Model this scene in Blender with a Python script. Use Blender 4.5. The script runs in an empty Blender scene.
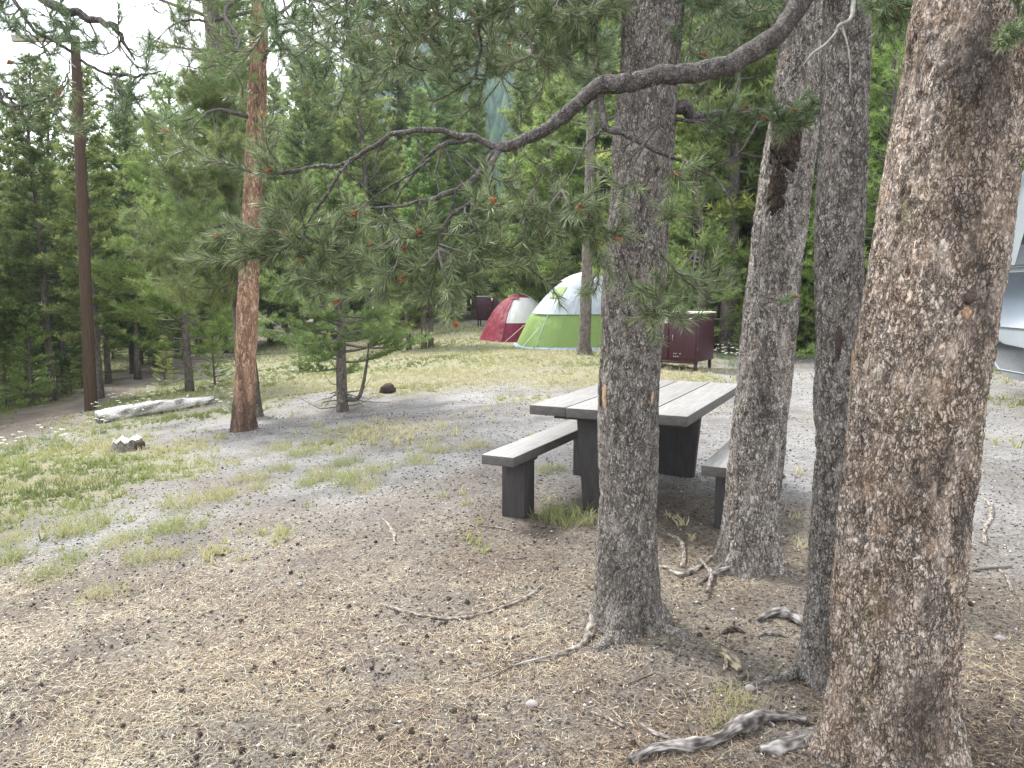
import bpy, math, random
import numpy as np

# ------------------------------------------------------------------ camera, world, sun, exposure
sc = bpy.context.scene
C = sc.collection
F = 750.0
PITCH = math.atan(90.0 / 750.0)
CAMZ = 1.6
cam_data = bpy.data.cameras.new("camera")
cam_data.sensor_width = 36.0
cam_data.lens = F / 1024.0 * 36.0
cam_data.clip_start = 0.05
cam_data.clip_end = 3000.0
cam = bpy.data.objects.new("camera", cam_data)
C.objects.link(cam)
cam.location = (0, 0, CAMZ)
cam.rotation_euler = (math.radians(90) - PITCH, 0, 0)
sc.camera = cam

SUN_EL, SUN_AZ = math.radians(54), math.radians(-48)      # azimuth from +Y towards +X
world = bpy.data.worlds.new("World")
sc.world = world
world.use_nodes = True
wn, wl = world.node_tree.nodes, world.node_tree.links
wn.clear()
wo = wn.new("ShaderNodeOutputWorld")
bg = wn.new("ShaderNodeBackground")
bg.inputs["Strength"].default_value = 0.12
sky = wn.new("ShaderNodeTexSky")
sky.sky_type = 'NISHITA'
sky.sun_disc = False
sky.sun_elevation = SUN_EL
sky.sun_rotation = SUN_AZ
tc = wn.new("ShaderNodeTexCoord")
cn = wn.new("ShaderNodeTexNoise")
cn.inputs["Scale"].default_value = 3.0
cn.inputs["Detail"].default_value = 6.0
cr = wn.new("ShaderNodeMapRange")
cr.inputs["From Min"].default_value = 0.35
cr.inputs["From Max"].default_value = 0.6
cr.inputs["To Min"].default_value = 0.62
cr.inputs["To Max"].default_value = 0.97
mx = wn.new("ShaderNodeMix")
mx.data_type = 'RGBA'
mx.inputs["B"].default_value = (8.0, 8.1, 8.3, 1)
wl.new(tc.outputs["Generated"], cn.inputs["Vector"])
wl.new(cn.outputs["Fac"], cr.inputs["Value"])
wl.new(cr.outputs["Result"], mx.inputs["Factor"])
wl.new(sky.outputs["Color"], mx.inputs["A"])
wl.new(mx.outputs["Result"], bg.inputs["Color"])
wl.new(bg.outputs["Background"], wo.inputs["Surface"])

sun_d = bpy.data.lights.new("sun", 'SUN')
sun_d.energy = 2.7
sun_d.angle = math.radians(14)
sun_d.color = (1.0, 0.975, 0.94)
sun = bpy.data.objects.new("sun", sun_d)
C.objects.link(sun)
from mathutils import Vector
sdir = Vector((math.sin(SUN_AZ) * math.cos(SUN_EL), math.cos(SUN_AZ) * math.cos(SUN_EL), math.sin(SUN_EL)))
sun.rotation_euler = (-sdir).to_track_quat('-Z', 'Y').to_euler()
sc.view_settings.view_transform = 'Standard'
sc.view_settings.look = 'None'
sc.view_settings.gamma = 1.0
sc.view_settings.exposure = 1.75
sc.render.engine = 'CYCLES'
sc.cycles.max_bounces = 6
sc.cycles.diffuse_bounces = 3
sc.cycles.glossy_bounces = 2
sc.cycles.transmission_bounces = 3
sc.cycles.transparent_max_bounces = 6
sc.cycles.volume_bounces = 0
sc.cycles.use_adaptive_sampling = True

# ------------------------------------------------------------------ numeric helpers
def _h(ix, iy, iz, seed):
    ix = ix.astype(np.int64); iy = iy.astype(np.int64); iz = iz.astype(np.int64)
    n = (ix * 374761393 + iy * 668265263 + iz * 2147483647 + seed * 974711) & 0xffffffff
    n = ((n ^ (n >> 13)) * 1274126177) & 0xffffffff
    n = (n ^ (n >> 16)) & 0xffffff
    return n / float(0xffffff)

def vnoise(x, y, z, seed=0):
    x, y, z = np.broadcast_arrays(np.asarray(x, float), np.asarray(y, float), np.asarray(z, float))
    ix, iy, iz = np.floor(x), np.floor(y), np.floor(z)
    fx, fy, fz = x - ix, y - iy, z - iz
    fx, fy, fz = [f * f * (3 - 2 * f) for f in (fx, fy, fz)]
    r = 0
    for a in (0, 1):
        for b in (0, 1):
            for c in (0, 1):
                w = (fx if a else 1 - fx) * (fy if b else 1 - fy) * (fz if c else 1 - fz)
                r = r + w * _h(ix + a, iy + b, iz + c, seed)
    return r

def fbm(x, y, z=0, seed=0, o=4):
    r, a, t = 0, 0.5, 0
    x, y, z = np.asarray(x, float), np.asarray(y, float), np.asarray(z, float)
    for k in range(o):
        r = r + a * vnoise(x * 2 ** k, y * 2 ** k, z * 2 ** k, seed + k * 7); t += a; a *= 0.5
    return r / t

def tz(x, y):
    """height of the ground"""
    x = np.asarray(x, float); y = np.asarray(y, float)
    l = np.maximum(0, -x - 0.3)
    z = -0.095 * l * np.clip(1.25 - l / 60, 0.2, 1)
    z = z + 0.018 * np.maximum(0, y - 24) * (x > -30)
    z = z + 0.03 * np.maximum(0, x - 5) * np.exp(-((y - 11) / 8) ** 2)
    d = np.hypot(x, y)
    calm = 1 - 0.85 * np.exp(-((x - 0.9) ** 2 + (y - 6.2) ** 2) / 5.0)
    z = z + (fbm(x * 0.5, y * 0.5, 0, 3, 3) - 0.5) * 0.10 * np.clip(d / 6, 0.3, 2.5) * calm - 0.015
    z = z + (fbm(x * 3.1, y * 3.1, 0, 5, 3) - 0.5) * 0.035
    return z

def tz1(x, y):
    return float(tz(x, y))

cp, sp = math.cos(PITCH), math.sin(PITCH)
def ray(px, py):
    r = (px - 512) / F; u = (384 - py) / F
    return np.array([r, cp + u * sp, -sp + u * cp])

def at(px, py, Y):
    d = ray(px, py); t = Y / d[1]
    return np.array([d[0] * t, Y, CAMZ + d[2] * t])

def gp(px, py):
    """where the line of sight meets the ground"""
    d = ray(px, py); t, lo = 0.8, 0.8
    while t < 200:
        if CAMZ + d[2] * t < tz1(d[0] * t, d[1] * t): break
        lo = t; t *= 1.04
    for _ in range(20):
        m = (lo + t) / 2
        if CAMZ + d[2] * m < tz1(d[0] * m, d[1] * m): t = m
        else: lo = m
    return np.array([d[0] * t, d[1] * t, tz1(d[0] * t, d[1] * t)])

def unit(v):
    v = np.asarray(v, float)
    return v / np.maximum(np.linalg.norm(v, axis=-1, keepdims=True), 1e-9)

def smooth(P, n):
    """Catmull-Rom through the rows of P (any width), n samples"""
    P = np.asarray(P, float)
    if len(P) == 2:
        t = np.linspace(0, 1, n)[:, None]
        return P[0] * (1 - t) + P[1] * t
    Q = np.vstack([2 * P[0] - P[1], P, 2 * P[-1] - P[-2]])
    s = np.linspace(0, len(P) - 1 - 1e-9, n)
    i = s.astype(int); t = (s - i)[:, None]
    a, b, c, d = Q[i], Q[i + 1], Q[i + 2], Q[i + 3]
    return 0.5 * ((2 * b) + (-a + c) * t + (2 * a - 5 * b + 4 * c - d) * t ** 2 + (-a + 3 * b - 3 * c + d) * t ** 3)

class MB:
    """collects geometry and links it as ONE mesh object"""
    def __init__(s):
        s.v = []; s.q = []; s.t = []; s.n = 0; s.tint = []; s.poly = []
    def add(s, V, q=None, t=None, tint=None, poly=None):
        V = np.asarray(V, float).reshape(-1, 3)
        if q is not None and len(q): s.q.append(np.asarray(q, int) + s.n)
        if t is not None and len(t): s.t.append(np.asarray(t, int) + s.n)
        if poly:
            for p in poly: s.poly.append([k + s.n for k in p])
        s.v.append(V)
        s.tint.append(np.broadcast_to(0.5 if tint is None else tint, (len(V),)).astype(float))
        s.n += len(V)
        return s
    def tube(s, P, R, n=8, m=None, cap=True, tint=None, rough=0.0, seed=0, grain=0.0):
        P = np.asarray(P, float); R = np.broadcast_to(R, (len(P),)) if np.ndim(R) == 0 or len(R) == len(P) else np.interp(np.linspace(0, 1, len(P)), np.linspace(0, 1, len(R)), R)
        if m:
            A = smooth(np.hstack([P, np.asarray(R)[:, None]]), m); P, R = A[:, :3], np.maximum(A[:, 3], 1e-4)
        T = unit(np.gradient(P, axis=0))
        up = np.array([0.13, 0.21, 0.97]) if abs(T[0][2]) < 0.8 else np.array([0.9, 0.3, 0.1])
        X = [unit(np.cross(up, T[0]))]
        for k in range(1, len(P)):
            x = X[-1] - T[k] * np.dot(X[-1], T[k]); X.append(unit(x))
        X = np.array(X); Y = np.cross(T, X)
        a = np.arange(n) * 2 * math.pi / n
        V = P[:, None, :] + np.asarray(R)[:, None, None] * (np.cos(a)[None, :, None] * X[:, None, :] + np.sin(a)[None, :, None] * Y[:, None, :])
        if rough:
            nn = fbm(V[..., 0] * 9 + seed, V[..., 1] * 9, V[..., 2] * 9, 11 + seed, 4) - 0.5
            V = P[:, None, :] + (V - P[:, None, :]) * (1 + rough * 2 * nn[..., None])
        m_ = len(P)
        if grain:
            cum = np.concatenate([[0], np.cumsum(np.linalg.norm(np.diff(P, axis=0), axis=1))])[:, None] + 0 * a[None]
            tw = a[None] + cum * 2.0; rm = float(np.mean(R)); u_, v_ = np.cos(tw), np.sin(tw)
            g = fbm(u_ * 3.6 + seed, v_ * 3.6, cum * .16 / rm, 77 + seed, 4) * .6 + fbm(u_ * 9 + seed, v_ * 9, cum * .25 / rm, 78 + seed, 2) * .4
            crk = np.clip(.16 - np.abs(g - .5) * 1.0, 0, .16) / .16
            g2 = fbm(u_ * 1.2 + 5, v_ * 1.2, cum * .5 / rm, 79 + seed, 4)
            V = P[:, None, :] + (V - P[:, None, :]) * (1 + grain * ((g - .5) * 1.2 - crk * .35)[..., None])
            tint = np.clip(.62 + (g2 - .5) * 1.6 + (g - .5) * .8 - crk * .55, 0, 1).reshape(-1)
        V = V.reshape(-1, 3)
        i = np.arange(m_ - 1)[:, None] * n; j = np.arange(n)[None, :]; k = (j + 1) % n
        q = np.stack([i + j, i + k, i + n + k, i + n + j], -1).reshape(-1, 4)
        poly = [list(range(n))[::-1], [(m_ - 1) * n + x for x in range(n)]] if cap else None
        return s.add(V, q=q, tint=tint, poly=poly)
    def box(s, c, size, rz=0.0, R=None, taper=None):
        sx, sy, sz = [d / 2 for d in size]
        V = np.array([[x, y, z] for z in (-sz, sz) for y in (-sy, sy) for x in (-sx, sx)], float)
        if taper: V[:4, 0] *= taper[0]; V[:4, 1] *= taper[1]
        if R is not None: V = V @ np.asarray(R).T
        if rz:
            cz, s_ = math.cos(rz), math.sin(rz)
            V = V @ np.array([[cz, -s_, 0], [s_, cz, 0], [0, 0, 1]]).T
        return s.add(V + np.asarray(c, float), q=[(0, 2, 3, 1), (4, 5, 7, 6), (0, 1, 5, 4), (2, 6, 7, 3), (0, 4, 6, 2), (1, 3, 7, 5)])
    def blob(s, c, r, seed=0, rough=0.25, seg=10, ring=7, scale=(1, 1, 1), freq=2.0, tint=None):
        a = np.arange(seg) * 2 * math.pi / seg; b = np.linspace(0.02, math.pi - 0.02, ring)
        D = np.stack([np.sin(b)[:, None] * np.cos(a), np.sin(b)[:, None] * np.sin(a), np.cos(b)[:, None] + 0 * a], -1)
        k = 1 + rough * 2 * (fbm(D[..., 0] * freq + seed * 3.3, D[..., 1] * freq, D[..., 2] * freq, seed, 3) - 0.5)
        V = (D * k[..., None] * r * np.asarray(scale)).reshape(-1, 3) + np.asarray(c, float)
        i = np.arange(ring - 1)[:, None] * seg; j = np.arange(seg)[None, :]; kk = (j + 1) % seg
        q = np.stack([i + j, i + seg + j, i + seg + kk, i + kk], -1).reshape(-1, 4)
        return s.add(V, q=q, tint=tint, poly=[list(range(seg)), [(ring - 1) * seg + x for x in range(seg)][::-1]])
    def mesh(s, name, mat, org=(0, 0, 0), sm=False):
        V = np.vstack(s.v) - np.asarray(org, float)
        me = bpy.data.meshes.new(name)
        q = np.vstack(s.q) if s.q else np.zeros((0, 4), int)
        t = np.vstack(s.t) if s.t else np.zeros((0, 3), int)
        pl = [np.array(p) for p in s.poly]
        loops = np.concatenate([q.ravel(), t.ravel()] + pl).astype(np.int32)
        sizes = np.concatenate([np.full(len(q), 4), np.full(len(t), 3), np.array([len(p) for p in pl], int)]).astype(np.int32)
        start = np.concatenate([[0], np.cumsum(sizes)[:-1]]).astype(np.int32)
        me.vertices.add(len(V)); me.vertices.foreach_set("co", V.astype(np.float32).ravel())
        me.loops.add(len(loops)); me.loops.foreach_set("vertex_index", loops)
        me.polygons.add(len(sizes)); me.polygons.foreach_set("loop_start", start); me.polygons.foreach_set("loop_total", sizes)
        if sm: me.polygons.foreach_set("use_smooth", np.ones(len(sizes), bool))
        me.update(calc_edges=True)
        at_ = me.attributes.new("tint", 'FLOAT', 'POINT')
        at_.data.foreach_set("value", np.concatenate(s.tint).astype(np.float32))
        me.materials.append(mat)
        return me
    def build(s, name, mat, parent=None, org=(0, 0, 0), sm=False, loc=None):
        o = bpy.data.objects.new(name, s.mesh(name, mat, org, sm))
        C.objects.link(o)
        if parent is not None: o.parent = parent
        if loc is not None: o.location = loc
        return o

def tag(o, label=None, cat=None, group=None, kind=None):
    if label: o["label"] = label
    if cat: o["category"] = cat
    if group: o["group"] = group
    if kind: o["kind"] = kind
    return o

def empty(name, loc, label, cat, group=None, rz=0):
    o = bpy.data.objects.new(name, None)
    o.empty_display_size = 0.1
    C.objects.link(o); o.location = [float(x) for x in loc]; o.rotation_euler = (0, 0, rz)
    return tag(o, label, cat, group)

def copy_tree(o, parent=None):
    c = o.copy(); C.objects.link(c); c.parent = parent
    for ch in list(o.children): copy_tree(ch, c)
    return c

def bevel(o, w, seg=2):
    m = o.modifiers.new("bevel", 'BEVEL'); m.width = w; m.segments = seg; m.limit_method = 'ANGLE'
    return o

def rnd_dir(n, rng):
    return unit(rng.normal(size=(n, 3)))

def needles(mb, P, D, n, L, W, spread, rng, tint0=0.5, tvar=0.5, lift=0.0):
    """n needles at every point of P, pointing about D"""
    P = np.repeat(P, n, 0); D = np.repeat(D, n, 0)
    tt = np.repeat(np.broadcast_to(tint0, (len(P) // n,)), n) + (rng.random(len(P)) - 0.5) * tvar * 0.5
    d = unit(D * (1 - spread) + rnd_dir(len(P), rng) * spread + np.array([0, 0, lift]))
    ll = L * (0.7 + 0.5 * rng.random(len(P)))[:, None]
    s = unit(np.cross(d, rnd_dir(len(P), rng))) * W * 0.5
    V = np.stack([P - s, P + s, P + d * ll + s * 0.15], 1).reshape(-1, 3)
    mb.add(V, t=np.arange(len(V)).reshape(-1, 3), tint=np.repeat(np.clip(tt, 0, 1), 3))

# ------------------------------------------------------------------ materials
def mat_new(name):
    m = bpy.data.materials.new(name); m.use_nodes = True
    nt = m.node_tree; b = nt.nodes["Principled BSDF"]
    return m, nt.nodes, nt.links, b

def col(c, a=1.0): return (c[0], c[1], c[2], a)

def ramp(nodes, stops):
    r = nodes.new("ShaderNodeValToRGB"); e = r.color_ramp.elements
    e[0].position, e[0].color = stops[0][0], col(stops[0][1])
    e[1].position, e[1].color = stops[-1][0], col(stops[-1][1])
    for p, c in stops[1:-1]:
        k = e.new(p); k.color = col(c)
    return r

def mixc(nodes, links, fac, a, b, mode='MIX'):
    m = nodes.new("ShaderNodeMix"); m.data_type = 'RGBA'; m.blend_type = mode
    for key, v in (("Factor", fac), ("A", a), ("B", b)):
        if hasattr(v, "links") or isinstance(v, bpy.types.NodeSocket): links.new(v, m.inputs[key])
        elif key == "Factor": m.inputs[key].default_value = v
        else: m.inputs[key].default_value = col(v)
    return m.outputs["Result"]

def noise(nodes, links, vec, scale, detail=4, rough=0.55, dist=0.0):
    n = nodes.new("ShaderNodeTexNoise"); n.inputs["Scale"].default_value = scale
    n.inputs["Detail"].default_value = detail; n.inputs["Roughness"].default_value = rough
    n.inputs["Distortion"].default_value = dist
    links.new(vec, n.inputs["Vector"]); return n.outputs["Fac"]

def vmap(nodes, links, scale=(1, 1, 1), coord="Object", loc=(0, 0, 0)):
    t = nodes.new("ShaderNodeTexCoord"); m = nodes.new("ShaderNodeMapping")
    m.inputs["Scale"].default_value = scale; m.inputs["Location"].default_value = loc
    links.new(t.outputs[coord], m.inputs["Vector"]); return m.outputs["Vector"]

def mrange(nodes, links, v, a, b, c=0.0, d=1.0):
    m = nodes.new("ShaderNodeMapRange"); links.new(v, m.inputs["Value"])
    for k, x in zip(("From Min", "From Max", "To Min", "To Max"), (a, b, c, d)): m.inputs[k].default_value = x
    return m.outputs["Result"]

def bark_mat(name, light, mid, dark, warm, scale=60, warm_amt=0.5, stain=0.5, bump=0.9, zs=0.6, seed=0.0, moss=0.0, cont=1.0, stain_z=1.0, spots=()):
    m, N, L, b = mat_new(name)
    v = vmap(N, L, (1, 1, zs), loc=(seed, seed * 2, seed * 3))
    def warp(sc_, amt, src):
        w = N.new("ShaderNodeTexNoise"); w.inputs["Scale"].default_value = sc_; w.inputs["Detail"].default_value = 4; w.inputs["Roughness"].default_value = 0.65
        L.new(src, w.inputs["Vector"])
        sb = N.new("ShaderNodeVectorMath"); sb.operation = 'SUBTRACT'; sb.inputs[1].default_value = (.5, .5, .5); L.new(w.outputs["Color"], sb.inputs[0])
        va = N.new("ShaderNodeVectorMath"); va.operation = 'MULTIPLY_ADD'; va.inputs[1].default_value = (amt,) * 3
        L.new(sb.outputs[0], va.inputs[0]); L.new(src, va.inputs[2]); return va.outputs[0]
    vw = warp(scale * 0.55, 3.4 / scale, v)
    def vor(sc_, feat, rnd_=1.0):
        n = N.new("ShaderNodeTexVoronoi"); n.feature = feat; n.inputs["Scale"].default_value = sc_; n.inputs["Randomness"].default_value = rnd_
        L.new(vw, n.inputs["Vector"]); return n
    ve = vor(scale, 'DISTANCE_TO_EDGE'); vc = vor(scale, 'F1'); vb = vor(scale * 0.36, 'DISTANCE_TO_EDGE')
    sep = N.new("ShaderNodeSeparateColor"); L.new(vc.outputs["Color"], sep.inputs[0])
    fin = noise(N, L, v, scale * 2.2, 5, 0.7)
    tone = N.new("ShaderNodeMath"); tone.operation = 'MULTIPLY_ADD'; tone.inputs[1].default_value = 0.36
    L.new(sep.outputs[0], tone.inputs[0]); L.new(mrange(N, L, fin, 0.28, 0.72, 0.0, 0.68), tone.inputs[2])
    r1 = ramp(N, [(0.20, dark), (0.42, mid), (0.66, light), (0.98, tuple(min(1, x * 1.35) for x in light))])
    L.new(tone.outputs[0], r1.inputs[0])
    c = mixc(N, L, mrange(N, L, noise(N, L, v, 6, 5, 0.65), 0.42, 0.62, 0, warm_amt), r1.outputs[0], warm)
    c = mixc(N, L, mrange(N, L, noise(N, L, v, 26, 4, 0.6), 0.5, 0.64, 0, warm_amt), c, warm)
    vs = vmap(N, L, (1, 1, zs * 0.5 * stain_z), loc=(seed * 3, seed, seed))
    c = mixc(N, L, mrange(N, L, noise(N, L, vs, 4.0, 6, 0.68, 0.6), 0.52, 0.64, 0, stain), c, tuple(x * 0.6 for x in dark))
    if moss:
        c = mixc(N, L, mrange(N, L, noise(N, L, vs, 9, 6, 0.75), 0.54, 0.66, 0, moss), c, (0.20, 0.165, 0.06))
    if spots:
        vo = vmap(N, L, (1, 1, 1)); vo2 = warp(9, .16, vo)
        for (sx, sy, sz, sr_, st_) in spots:
            mp = N.new("ShaderNodeMapping"); mp.vector_type = 'POINT'; mp.inputs["Location"].default_value = (-sx, -sy, -sz * .5); mp.inputs["Scale"].default_value = (1, 1, .5); L.new(vo2, mp.inputs["Vector"])
            ln_ = N.new("ShaderNodeVectorMath"); ln_.operation = 'LENGTH'; L.new(mp.outputs[0], ln_.inputs[0])
            c = mixc(N, L, mrange(N, L, ln_.outputs["Value"], sr_ * .45, sr_ * 1.1, st_, 0), c, (.045, .038, .034))
    msk = mrange(N, L, noise(N, L, v, scale * 0.22, 3, 0.6), 0.32, 0.55, 0.35, 1.0)
    mi = N.new("ShaderNodeMath"); mi.operation = 'MINIMUM'
    L.new(mrange(N, L, ve.outputs["Distance"], 0.0, 0.13, 0.0, 1.0), mi.inputs[0]); L.new(mrange(N, L, vb.outputs["Distance"], 0.0, 0.075, 0.0, 1.0), mi.inputs[1])
    inv = N.new("ShaderNodeMath"); inv.operation = 'MULTIPLY'; L.new(mrange(N, L, mi.outputs[0], 0, 1, 0.95 * cont, 0.0), inv.inputs[0]); L.new(msk, inv.inputs[1])
    c = mixc(N, L, inv.outputs[0], c, tuple(x * 0.5 for x in dark))
    L.new(c, b.inputs["Base Color"])
    b.inputs["Roughness"].default_value = 0.88; b.inputs["Specular IOR Level"].default_value = 0.3
    h = N.new("ShaderNodeMath"); h.operation = 'SUBTRACT'; L.new(tone.outputs[0], h.inputs[0]); L.new(inv.outputs[0], h.inputs[1])
    bp = N.new("ShaderNodeBump"); bp.inputs["Strength"].default_value = bump; bp.inputs["Distance"].default_value = 0.45 / scale
    L.new(h.outputs[0], bp.inputs["Height"]); L.new(bp.outputs[0], b.inputs["Normal"])
    return m

def needle_mat(name, a, mid, c_, trans=0.3, var=0.25, rough=0.5, spec=0.35):
    m, N, L, b = mat_new(name)
    t = N.new("ShaderNodeAttribute"); t.attribute_name = "tint"
    r = ramp(N, [(0.0, a), (0.5, mid), (1.0, c_)]); L.new(t.outputs["Fac"], r.inputs[0])
    oi = N.new("ShaderNodeObjectInfo")
    hs = N.new("ShaderNodeHueSaturation")
    L.new(mrange(N, L, oi.outputs["Random"], 0, 1, 1 - var, 1 + var), hs.inputs["Value"])
    ad = N.new("ShaderNodeMath"); ad.operation = 'FRACT'
    ml = N.new("ShaderNodeMath"); ml.operation = 'MULTIPLY'; ml.inputs[1].default_value = 7.3
    L.new(oi.outputs["Random"], ml.inputs[0]); L.new(ml.outputs[0], ad.inputs[0])
    L.new(mrange(N, L, ad.outputs[0], 0, 1, 0.475, 0.52), hs.inputs["Hue"])
    L.new(r.outputs[0], hs.inputs["Color"])
    L.new(hs.outputs[0], b.inputs["Base Color"])
    b.inputs["Roughness"].default_value = rough; b.inputs["Specular IOR Level"].default_value = spec
    tr = N.new("ShaderNodeBsdfTranslucent"); L.new(hs.outputs[0], tr.inputs["Color"])
    mxs = N.new("ShaderNodeMixShader"); mxs.inputs[0].default_value = trans
    L.new(b.outputs[0], mxs.inputs[1]); L.new(tr.outputs[0], mxs.inputs[2])
    L.new(mxs.outputs[0], N["Material Output"].inputs["Surface"])
    return m

def plain(name, c, rough=0.6, metal=0.0, spec=0.5, var=0.12, scale=12, bump=0.0, coat=0.0):
    m, N, L, b = mat_new(name)
    v = vmap(N, L)
    n = noise(N, L, v, scale, 5, 0.6)
    cc = mixc(N, L, mrange(N, L, n, 0.3, 0.7), tuple(x * (1 - var) for x in c), tuple(min(1, x * (1 + var)) for x in c))
    L.new(cc, b.inputs["Base Color"])
    b.inputs["Roughness"].default_value = rough; b.inputs["Metallic"].default_value = metal
    b.inputs["Specular IOR Level"].default_value = spec; b.inputs["Coat Weight"].default_value = coat
    if bump:
        bp = N.new("ShaderNodeBump"); bp.inputs["Strength"].default_value = bump; bp.inputs["Distance"].default_value = 0.01
        L.new(n, bp.inputs["Height"]); L.new(bp.outputs[0], b.inputs["Normal"])
    return m

def tint_mat(name, stops, rough=0.8, trans=0.0, spec=0.3):
    m, N, L, b = mat_new(name)
    t = N.new("ShaderNodeAttribute"); t.attribute_name = "tint"
    r = ramp(N, stops); L.new(t.outputs["Fac"], r.inputs[0]); L.new(r.outputs[0], b.inputs["Base Color"])
    b.inputs["Roughness"].default_value = rough; b.inputs["Specular IOR Level"].default_value = spec
    if trans:
        tr = N.new("ShaderNodeBsdfTranslucent"); L.new(r.outputs[0], tr.inputs["Color"])
        mxs = N.new("ShaderNodeMixShader"); mxs.inputs[0].default_value = trans
        L.new(b.outputs[0], mxs.inputs[1]); L.new(tr.outputs[0], mxs.inputs[2])
        L.new(mxs.outputs[0], N["Material Output"].inputs["Surface"])
    return m

def wood_mat(name, a, b_, dark, grain=(1, 14, 14), rough=0.8, bump=0.4, crack=0.5, scale=6):
    m, N, L, b = mat_new(name)
    v = vmap(N, L, grain)
    n1 = noise(N, L, v, scale, 6, 0.65, 0.3)
    v2 = vmap(N, L)
    n2 = noise(N, L, v2, 3.0, 5, 0.6)
    c = mixc(N, L, mrange(N, L, n1, 0.3, 0.7), a, b_)
    c = mixc(N, L, mrange(N, L, n2, 0.45, 0.75, 0, 0.55), c, tuple(x * 0.7 for x in a))
    nc = noise(N, L, v, scale * 2.7, 3, 0.5)
    c = mixc(N, L, mrange(N, L, nc, 0.60, 0.70, 0, crack), c, dark)
    L.new(c, b.inputs["Base Color"]); b.inputs["Roughness"].default_value = rough
    b.inputs["Specular IOR Level"].default_value = 0.3
    bp = N.new("ShaderNodeBump"); bp.inputs["Strength"].default_value = bump; bp.inputs["Distance"].default_value = 0.006
    L.new(n1, bp.inputs["Height"]); L.new(bp.outputs[0], b.inputs["Normal"])
    return m

M = {}
M['bark_pink'] = bark_mat("bark_pink", (0.58, 0.495, 0.425), (0.34, 0.275, 0.23), (0.075, 0.06, 0.05), (0.42, 0.285, 0.185), 74, 0.42, 0.70, 1.0, moss=0.40, seed=1.3, zs=.5, spots=[(.05, -.19, 2.28, .15, .75), (.02, -.2, 1.95, .10, .5), (.12, -.17, .9, .08, .6), (0, -.2, .25, .12, .5)])
M['bark_grey'] = bark_mat("bark_grey", (0.43, 0.395, 0.36), (0.235, 0.212, 0.19), (0.06, 0.053, 0.047), (0.23, 0.18, 0.135), 96, 0.25, 0.45, 1.0, seed=4.1, moss=0.15, zs=.5)
M['bark_silver'] = bark_mat("bark_silver", (0.56, 0.52, 0.48), (0.30, 0.268, 0.24), (0.055, 0.047, 0.042), (0.28, 0.21, 0.15), 80, 0.3, 0.70, 1.0, seed=7.7, moss=0.25, zs=.5)
M['bark_orange'] = bark_mat("bark_orange", (0.50, 0.33, 0.22), (0.36, 0.215, 0.135), (0.12, 0.075, 0.055), (0.38, 0.24, 0.15), 30, 0.4, 0.6, 0.9, spots=[(0, 0, -.02, .30, .92)], seed=2.2, cont=0.8, zs=.3)
M['bark_far'] = bark_mat("bark_far", (0.25, 0.225, 0.20), (0.16, 0.14, 0.125), (0.07, 0.058, 0.05), (0.20, 0.15, 0.11), 26, 0.4, 0.5, 0.8, seed=5.5, cont=0.7)
M['bark_burnt'] = bark_mat("bark_burnt", (0.13, 0.105, 0.085), (0.05, 0.04, 0.034), (0.02, 0.017, 0.015), (0.12, 0.07, 0.04), 80, 0.5, 0.6, 1.0, seed=3.5)
M['bark_limb'] = bark_mat("bark_limb", (0.24, 0.22, 0.205), (0.12, 0.108, 0.10), (0.04, 0.035, 0.031), (0.12, 0.095, 0.08), 120, 0.3, 0.3, 0.9, seed=9.5, zs=0.9)
M['twig'] = plain("twig", (0.12, 0.105, 0.09), 0.9, var=0.35, scale=30)
M['twig_pale'] = plain("twig_pale", (0.26, 0.25, 0.22), 0.9, var=0.3, scale=30)
M['needle_near'] = needle_mat("needle_near", (0.035, 0.065, 0.026), (0.115, 0.175, 0.075), (0.33, 0.41, 0.21), 0.25, 0.05, 0.42, 0.5)
M['needle_mid'] = needle_mat("needle_mid", (0.06, 0.10, 0.035), (0.16, 0.225, 0.075), (0.32, 0.41, 0.15), 0.38, 0.15)
M['needle_far'] = needle_mat("needle_far", (0.085, 0.13, 0.045), (0.19, 0.265, 0.09), (0.34, 0.43, 0.15), 0.42, 0.25)
M['needle_bright'] = needle_mat("needle_bright", (0.11, 0.165, 0.05), (0.26, 0.35, 0.10), (0.44, 0.53, 0.18), 0.42, 0.22)
M['needle_hill'] = needle_mat("needle_hill", (0.022, 0.045, 0.028), (0.035, 0.065, 0.035), (0.05, 0.085, 0.042), 0.05, 0.1, 1.0, 0.0)
M['needle_brown'] = needle_mat("needle_brown", (0.12, 0.055, 0.03), (0.19, 0.09, 0.05), (0.24, 0.12, 0.07), 0.2, 0.1)
M['bud'] = plain("bud", (0.30, 0.10, 0.045), 0.7, var=0.5, scale=160, bump=0.4)
M['root'] = tint_mat("root_wood", [(0, (0.035, 0.03, 0.027)), (.35, (0.14, 0.125, 0.115)), (.65, (0.27, 0.25, 0.235)), (1, (0.40, 0.375, 0.35))], .85)
M['root_pale'] = tint_mat("root_pale_wood", [(0, (0.06, 0.05, 0.04)), (.35, (0.20, 0.175, 0.15)), (.65, (0.33, 0.295, 0.26)), (1, (0.46, 0.42, 0.37))], .85)
M['log'] = tint_mat("log_wood", [(0, (0.13, 0.115, 0.10)), (.35, (0.42, 0.40, 0.38)), (.65, (0.60, 0.585, 0.56)), (1, (0.72, 0.70, 0.68))], .8)
M['chunk'] = tint_mat("chunk_wood", [(0, (0.09, 0.07, 0.05)), (.4, (0.27, 0.23, 0.16)), (.7, (0.42, 0.37, 0.24)), (1, (0.52, 0.48, 0.36))], .8)
M['stump_wood'] = wood_mat("stump_wood", (0.50, 0.47, 0.42), (0.36, 0.33, 0.29), (0.15, 0.13, 0.11), (8, 8, 8), crack=.4, scale=4)
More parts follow.
